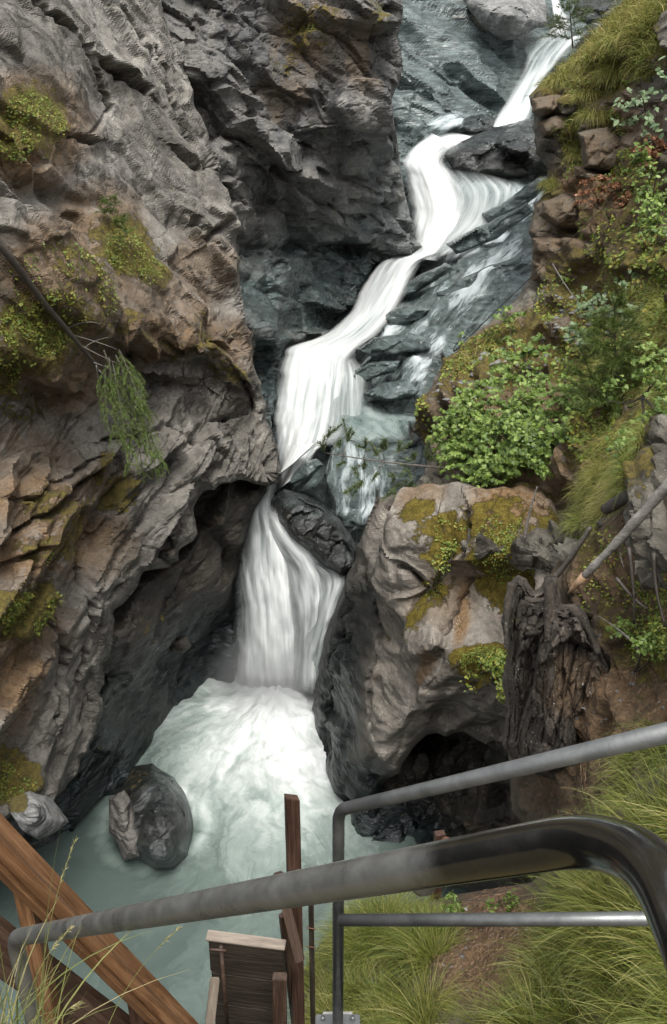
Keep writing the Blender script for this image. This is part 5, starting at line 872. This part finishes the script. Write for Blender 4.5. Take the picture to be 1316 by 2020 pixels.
# tufts of the grassy bank
tufts = []
for k in range(130):
    x, y = RNG.uniform(600, 1400), RNG.uniform(1780, 2150)
    if x > 870 and x < 1080 and 1770 < y < 2020 and RNG.random() < .93: continue
    tufts.append((x, y))
for k in range(30): tufts.append((RNG.uniform(610, 860), RNG.uniform(1800, 1900)))
for k in range(26): tufts.append((RNG.uniform(1120, 1400), RNG.uniform(1600, 1800)))
B, D, Lg, R_ = [], [], [], []
for (x, y) in tufts:
    p, nn, d = on('grassy_bank', np.array([x]), np.array([y]))
    if d[0] < 4: continue
    k = int(RNG.uniform(170, 340)); r = RNG.normal(size=(k, 3))*np.array([.05, .05, 0])*RNG.uniform(.7, 1.6); tint = RNG.random(); H = RNG.uniform(.16, .46)
    B.append(p[0]+r+np.array([0, 0, -.03])); D.append(unit(r*8+np.array([-.12+.25*RNG.normal(), .2*RNG.normal(), 1.])+RNG.normal(size=(k, 3))*.22)); Lg.append(H*(.5+.7*RNG.random(k))); R_.append(np.clip(.15+.5*tint+.22*RNG.normal(size=k), 0, 1))
B, D, Lg, R_ = map(np.concatenate, (B, D, Lg, R_))
tag(blades('grass', B, D, Lg, np.full(len(B), .0034), np.full(len(B), 1.5), G_GR, seg=5, rnd=R_), 'long green grass tufts covering the bank below the railing', 'grass', kind='stuff')
grass('grass', 'grassy_bank', [(720, 1900, 130, 120, 0, 1), (1220, 1880, 170, 160, 0, 1), (900, 2000, 120, 60, 0, .4)], 9000, .1, .003, G_TU, 'short undergrowth of the grassy bank', cl=.5)
# hanging tussocks along the top of the right bank
for k, (x, y, Yd, s, lab) in enumerate([(1105, 165, 23.8, 1., 'leftmost grass tussock hanging over the top edge of the right bank'), (1140, 130, 23.3, .9, 'grass tussock above and right of the leftmost hanging tussock'), (1150, 185, 21.6, .8, 'grass tussock hanging low over the dark ledge blocks'), (1200, 145, 20.5, 1., 'wide grass tussock in the middle of the top of the right bank'), (1185, 225, 20.4, .8, 'grass tussock above the large brown block'), (1230, 85, 19.9, 1., 'dark green grass tussock near the upper right corner'), (1130, 300, 21.2, .6, 'small dry tussock in the crevice left of the large brown block'), (1085, 362, 20.9, .55, 'small round dry tussock on top of the wide jutting rock')]):
    p, nn, d = on('right_bank', np.array([x]), np.array([y])); p = p[0]; n = 520; r = RNG.normal(size=(n, 3))*np.array([.16, .12, .05])*s
    o = blades('grass_tussock', p+r, unit(r*4/s+np.array([0, -.35, .9])+RNG.normal(size=(n, 3))*.2), s*.62*(.5+.6*RNG.random(n)), np.full(n, .013), np.full(n, 3.4), G_TU, origin=p, seg=5, rnd=np.clip(.5+.25*RNG.normal(size=n), 0, 1)); tag(o, lab, 'grass tussock', 'tussocks on the right bank')
# dry needles and small stones on the soil
def litter(surf, regs, n, ln, m, label):
    P, Nn = scatter(surf, regs, n); k = len(P); t = unit(np.cross(Nn, RNG.normal(size=(k, 3))))
    tag(blades('needle_litter', P+Nn*.012, unit(t+Nn*.12*RNG.normal(size=(k, 1))), ln*(.4+RNG.random(k)), np.full(k, .0035), np.full(k, .1), m, seg=1), label, 'needle litter', kind='stuff')
L_LT = leafmat('dry_needle_litter', [(0, (.07, .038, .02)), (.5, (.2, .11, .06)), (1, (.36, .25, .16))], .8, .0)
litter('soil_slope', [(1200, 1420, 150, 130, 0, 1), (1250, 1120, 110, 130, 0, .6), (1150, 1560, 90, 60, 0, .6)], 5500, .07, L_LT, 'dry brown needles lying over the soil around the stump')
litter('grassy_bank', [(970, 1880, 110, 110, 0, 1), (1000, 1780, 60, 30, 0, 1)], 4200, .06, L_LT, 'dry brown needles on the bare patch of the grassy bank')
V, f = [], []
for (surf, regs, n, s) in (('soil_slope', [(1200, 1420, 150, 110, 0, 1)], 90, .022), ('grassy_bank', [(970, 1890, 100, 110, 0, 1)], 70, .014), ('right_bank', [(1000, 720, 150, 40, -33, 1), (1150, 620, 80, 60, 0, 1)], 160, .06)):
    P, Nn = scatter(surf, regs, n)
    for p in P:
        b0_ = len(V); q = np.array([(1, 0, 0), (-1, 0, 0), (0, 1, 0), (0, -1, 0), (0, 0, .7), (0, 0, -.7)])*(.6+.8*RNG.random((6, 1)))*s*(.5+RNG.random())
        V += list(p+q); f += [(b0_+a, b0_+b, b0_+c) for a, b, c in ((0, 2, 4), (2, 1, 4), (1, 3, 4), (3, 0, 4), (2, 0, 5), (1, 2, 5), (3, 1, 5), (0, 3, 5))]
tag(mesh('gravel', V, f, M_GB, smooth=False, attrs=dict(wet=np.zeros(len(V)))), 'small loose stones on the soil of the right bank', 'gravel', kind='stuff')
# foreground grass stalks
G_FG = leafmat('seed_grass', [(0, (.1, .13, .03)), (.6, (.2, .21, .07)), (1, (.36, .3, .16))], .6, .2)
for k, (x0, y0, x1, y1, Dm, lab) in enumerate([(75, 2060, 150, 1655, 1.7, 'tallest grass stalk with a seed head in front of the timber handrail'), (40, 2060, 140, 1830, 1.5, 'curved grass stalk arching over the lower left rail'), (200, 2060, 355, 1830, 1.8, 'thin grass stalk leaning right below the near handrail'), (130, 2060, 160, 1980, 1.5, 'short grass stalk at the bottom left')]):
    a, b = atD(x0, y0, Dm), atD(x1, y1, Dm); mid = (a+b)/2+np.array([-.03, 0, .04]); t = np.linspace(0, 1, 16)[:, None]; q = (1-t)**2*a+2*t*(1-t)*mid+t*t*b
    e = thing('grass_stalk', a, lab, 'grass', 'foreground grass stalks'); mesh('stalk', *tube_geo(q, np.linspace(.0010, .0005, 16), 5), G_FG, e, attrs=dict(rnd=np.full(80, .3+.1*k)))
    n = 40; u = .76+.24*RNG.random(n); B = np.stack([np.interp(u, t[:, 0], q[:, c]) for c in range(3)], 1); dr = unit(q[-1]-q[-3]); blades('seed_head', B, unit(dr+.35*RNG.normal(size=(n, 3))), np.full(n, .010), np.full(n, .0022), np.zeros(n), G_FG, e, seg=2, rnd=.6+.4*RNG.random(n))
n = 60; P = np.array([atD(RNG.uniform(-30, 110), RNG.uniform(2020, 2120), RNG.uniform(1.4, 2.)) for _ in range(n)])
tag(blades('grass', P, unit(np.array([.25, 0, 1])+.25*RNG.normal(size=(n, 3))), .32*(.4+.9*RNG.random(n)), np.full(n, .0032), np.full(n, .9), G_FG, seg=6), 'loose green grass blades at the very lower left corner', 'grass', kind='stuff')
# unseen ground round the camera; rise behind added to block low sky light
gx, gy = np.meshgrid(np.linspace(-14, 16, 61), np.linspace(-26, 1.1, 56)); z = -3.9-.25*np.clip(gx, -3, 3)*0+np.clip(-gy-1, 0, 30)*.42+.35*fbm(np.stack([gx*.5, gy*.5, gx*0], -1).reshape(-1, 3), 3, 4).reshape(gx.shape)
z = z+np.clip(gx-1.5, 0, 9)*.3-np.clip(-gx-2, 0, 9)*.3
P = np.stack([gx, gy, z], -1); o = mesh('unseen_hillside', P.reshape(-1, 3), gridfaces(np.arange(gx.size).reshape(gx.shape), np.ones(gx.shape, bool)), M_S, attrs=dict(wet=np.zeros(gx.size), moss=np.full(gx.size, .5))); o['kind'] = 'structure'
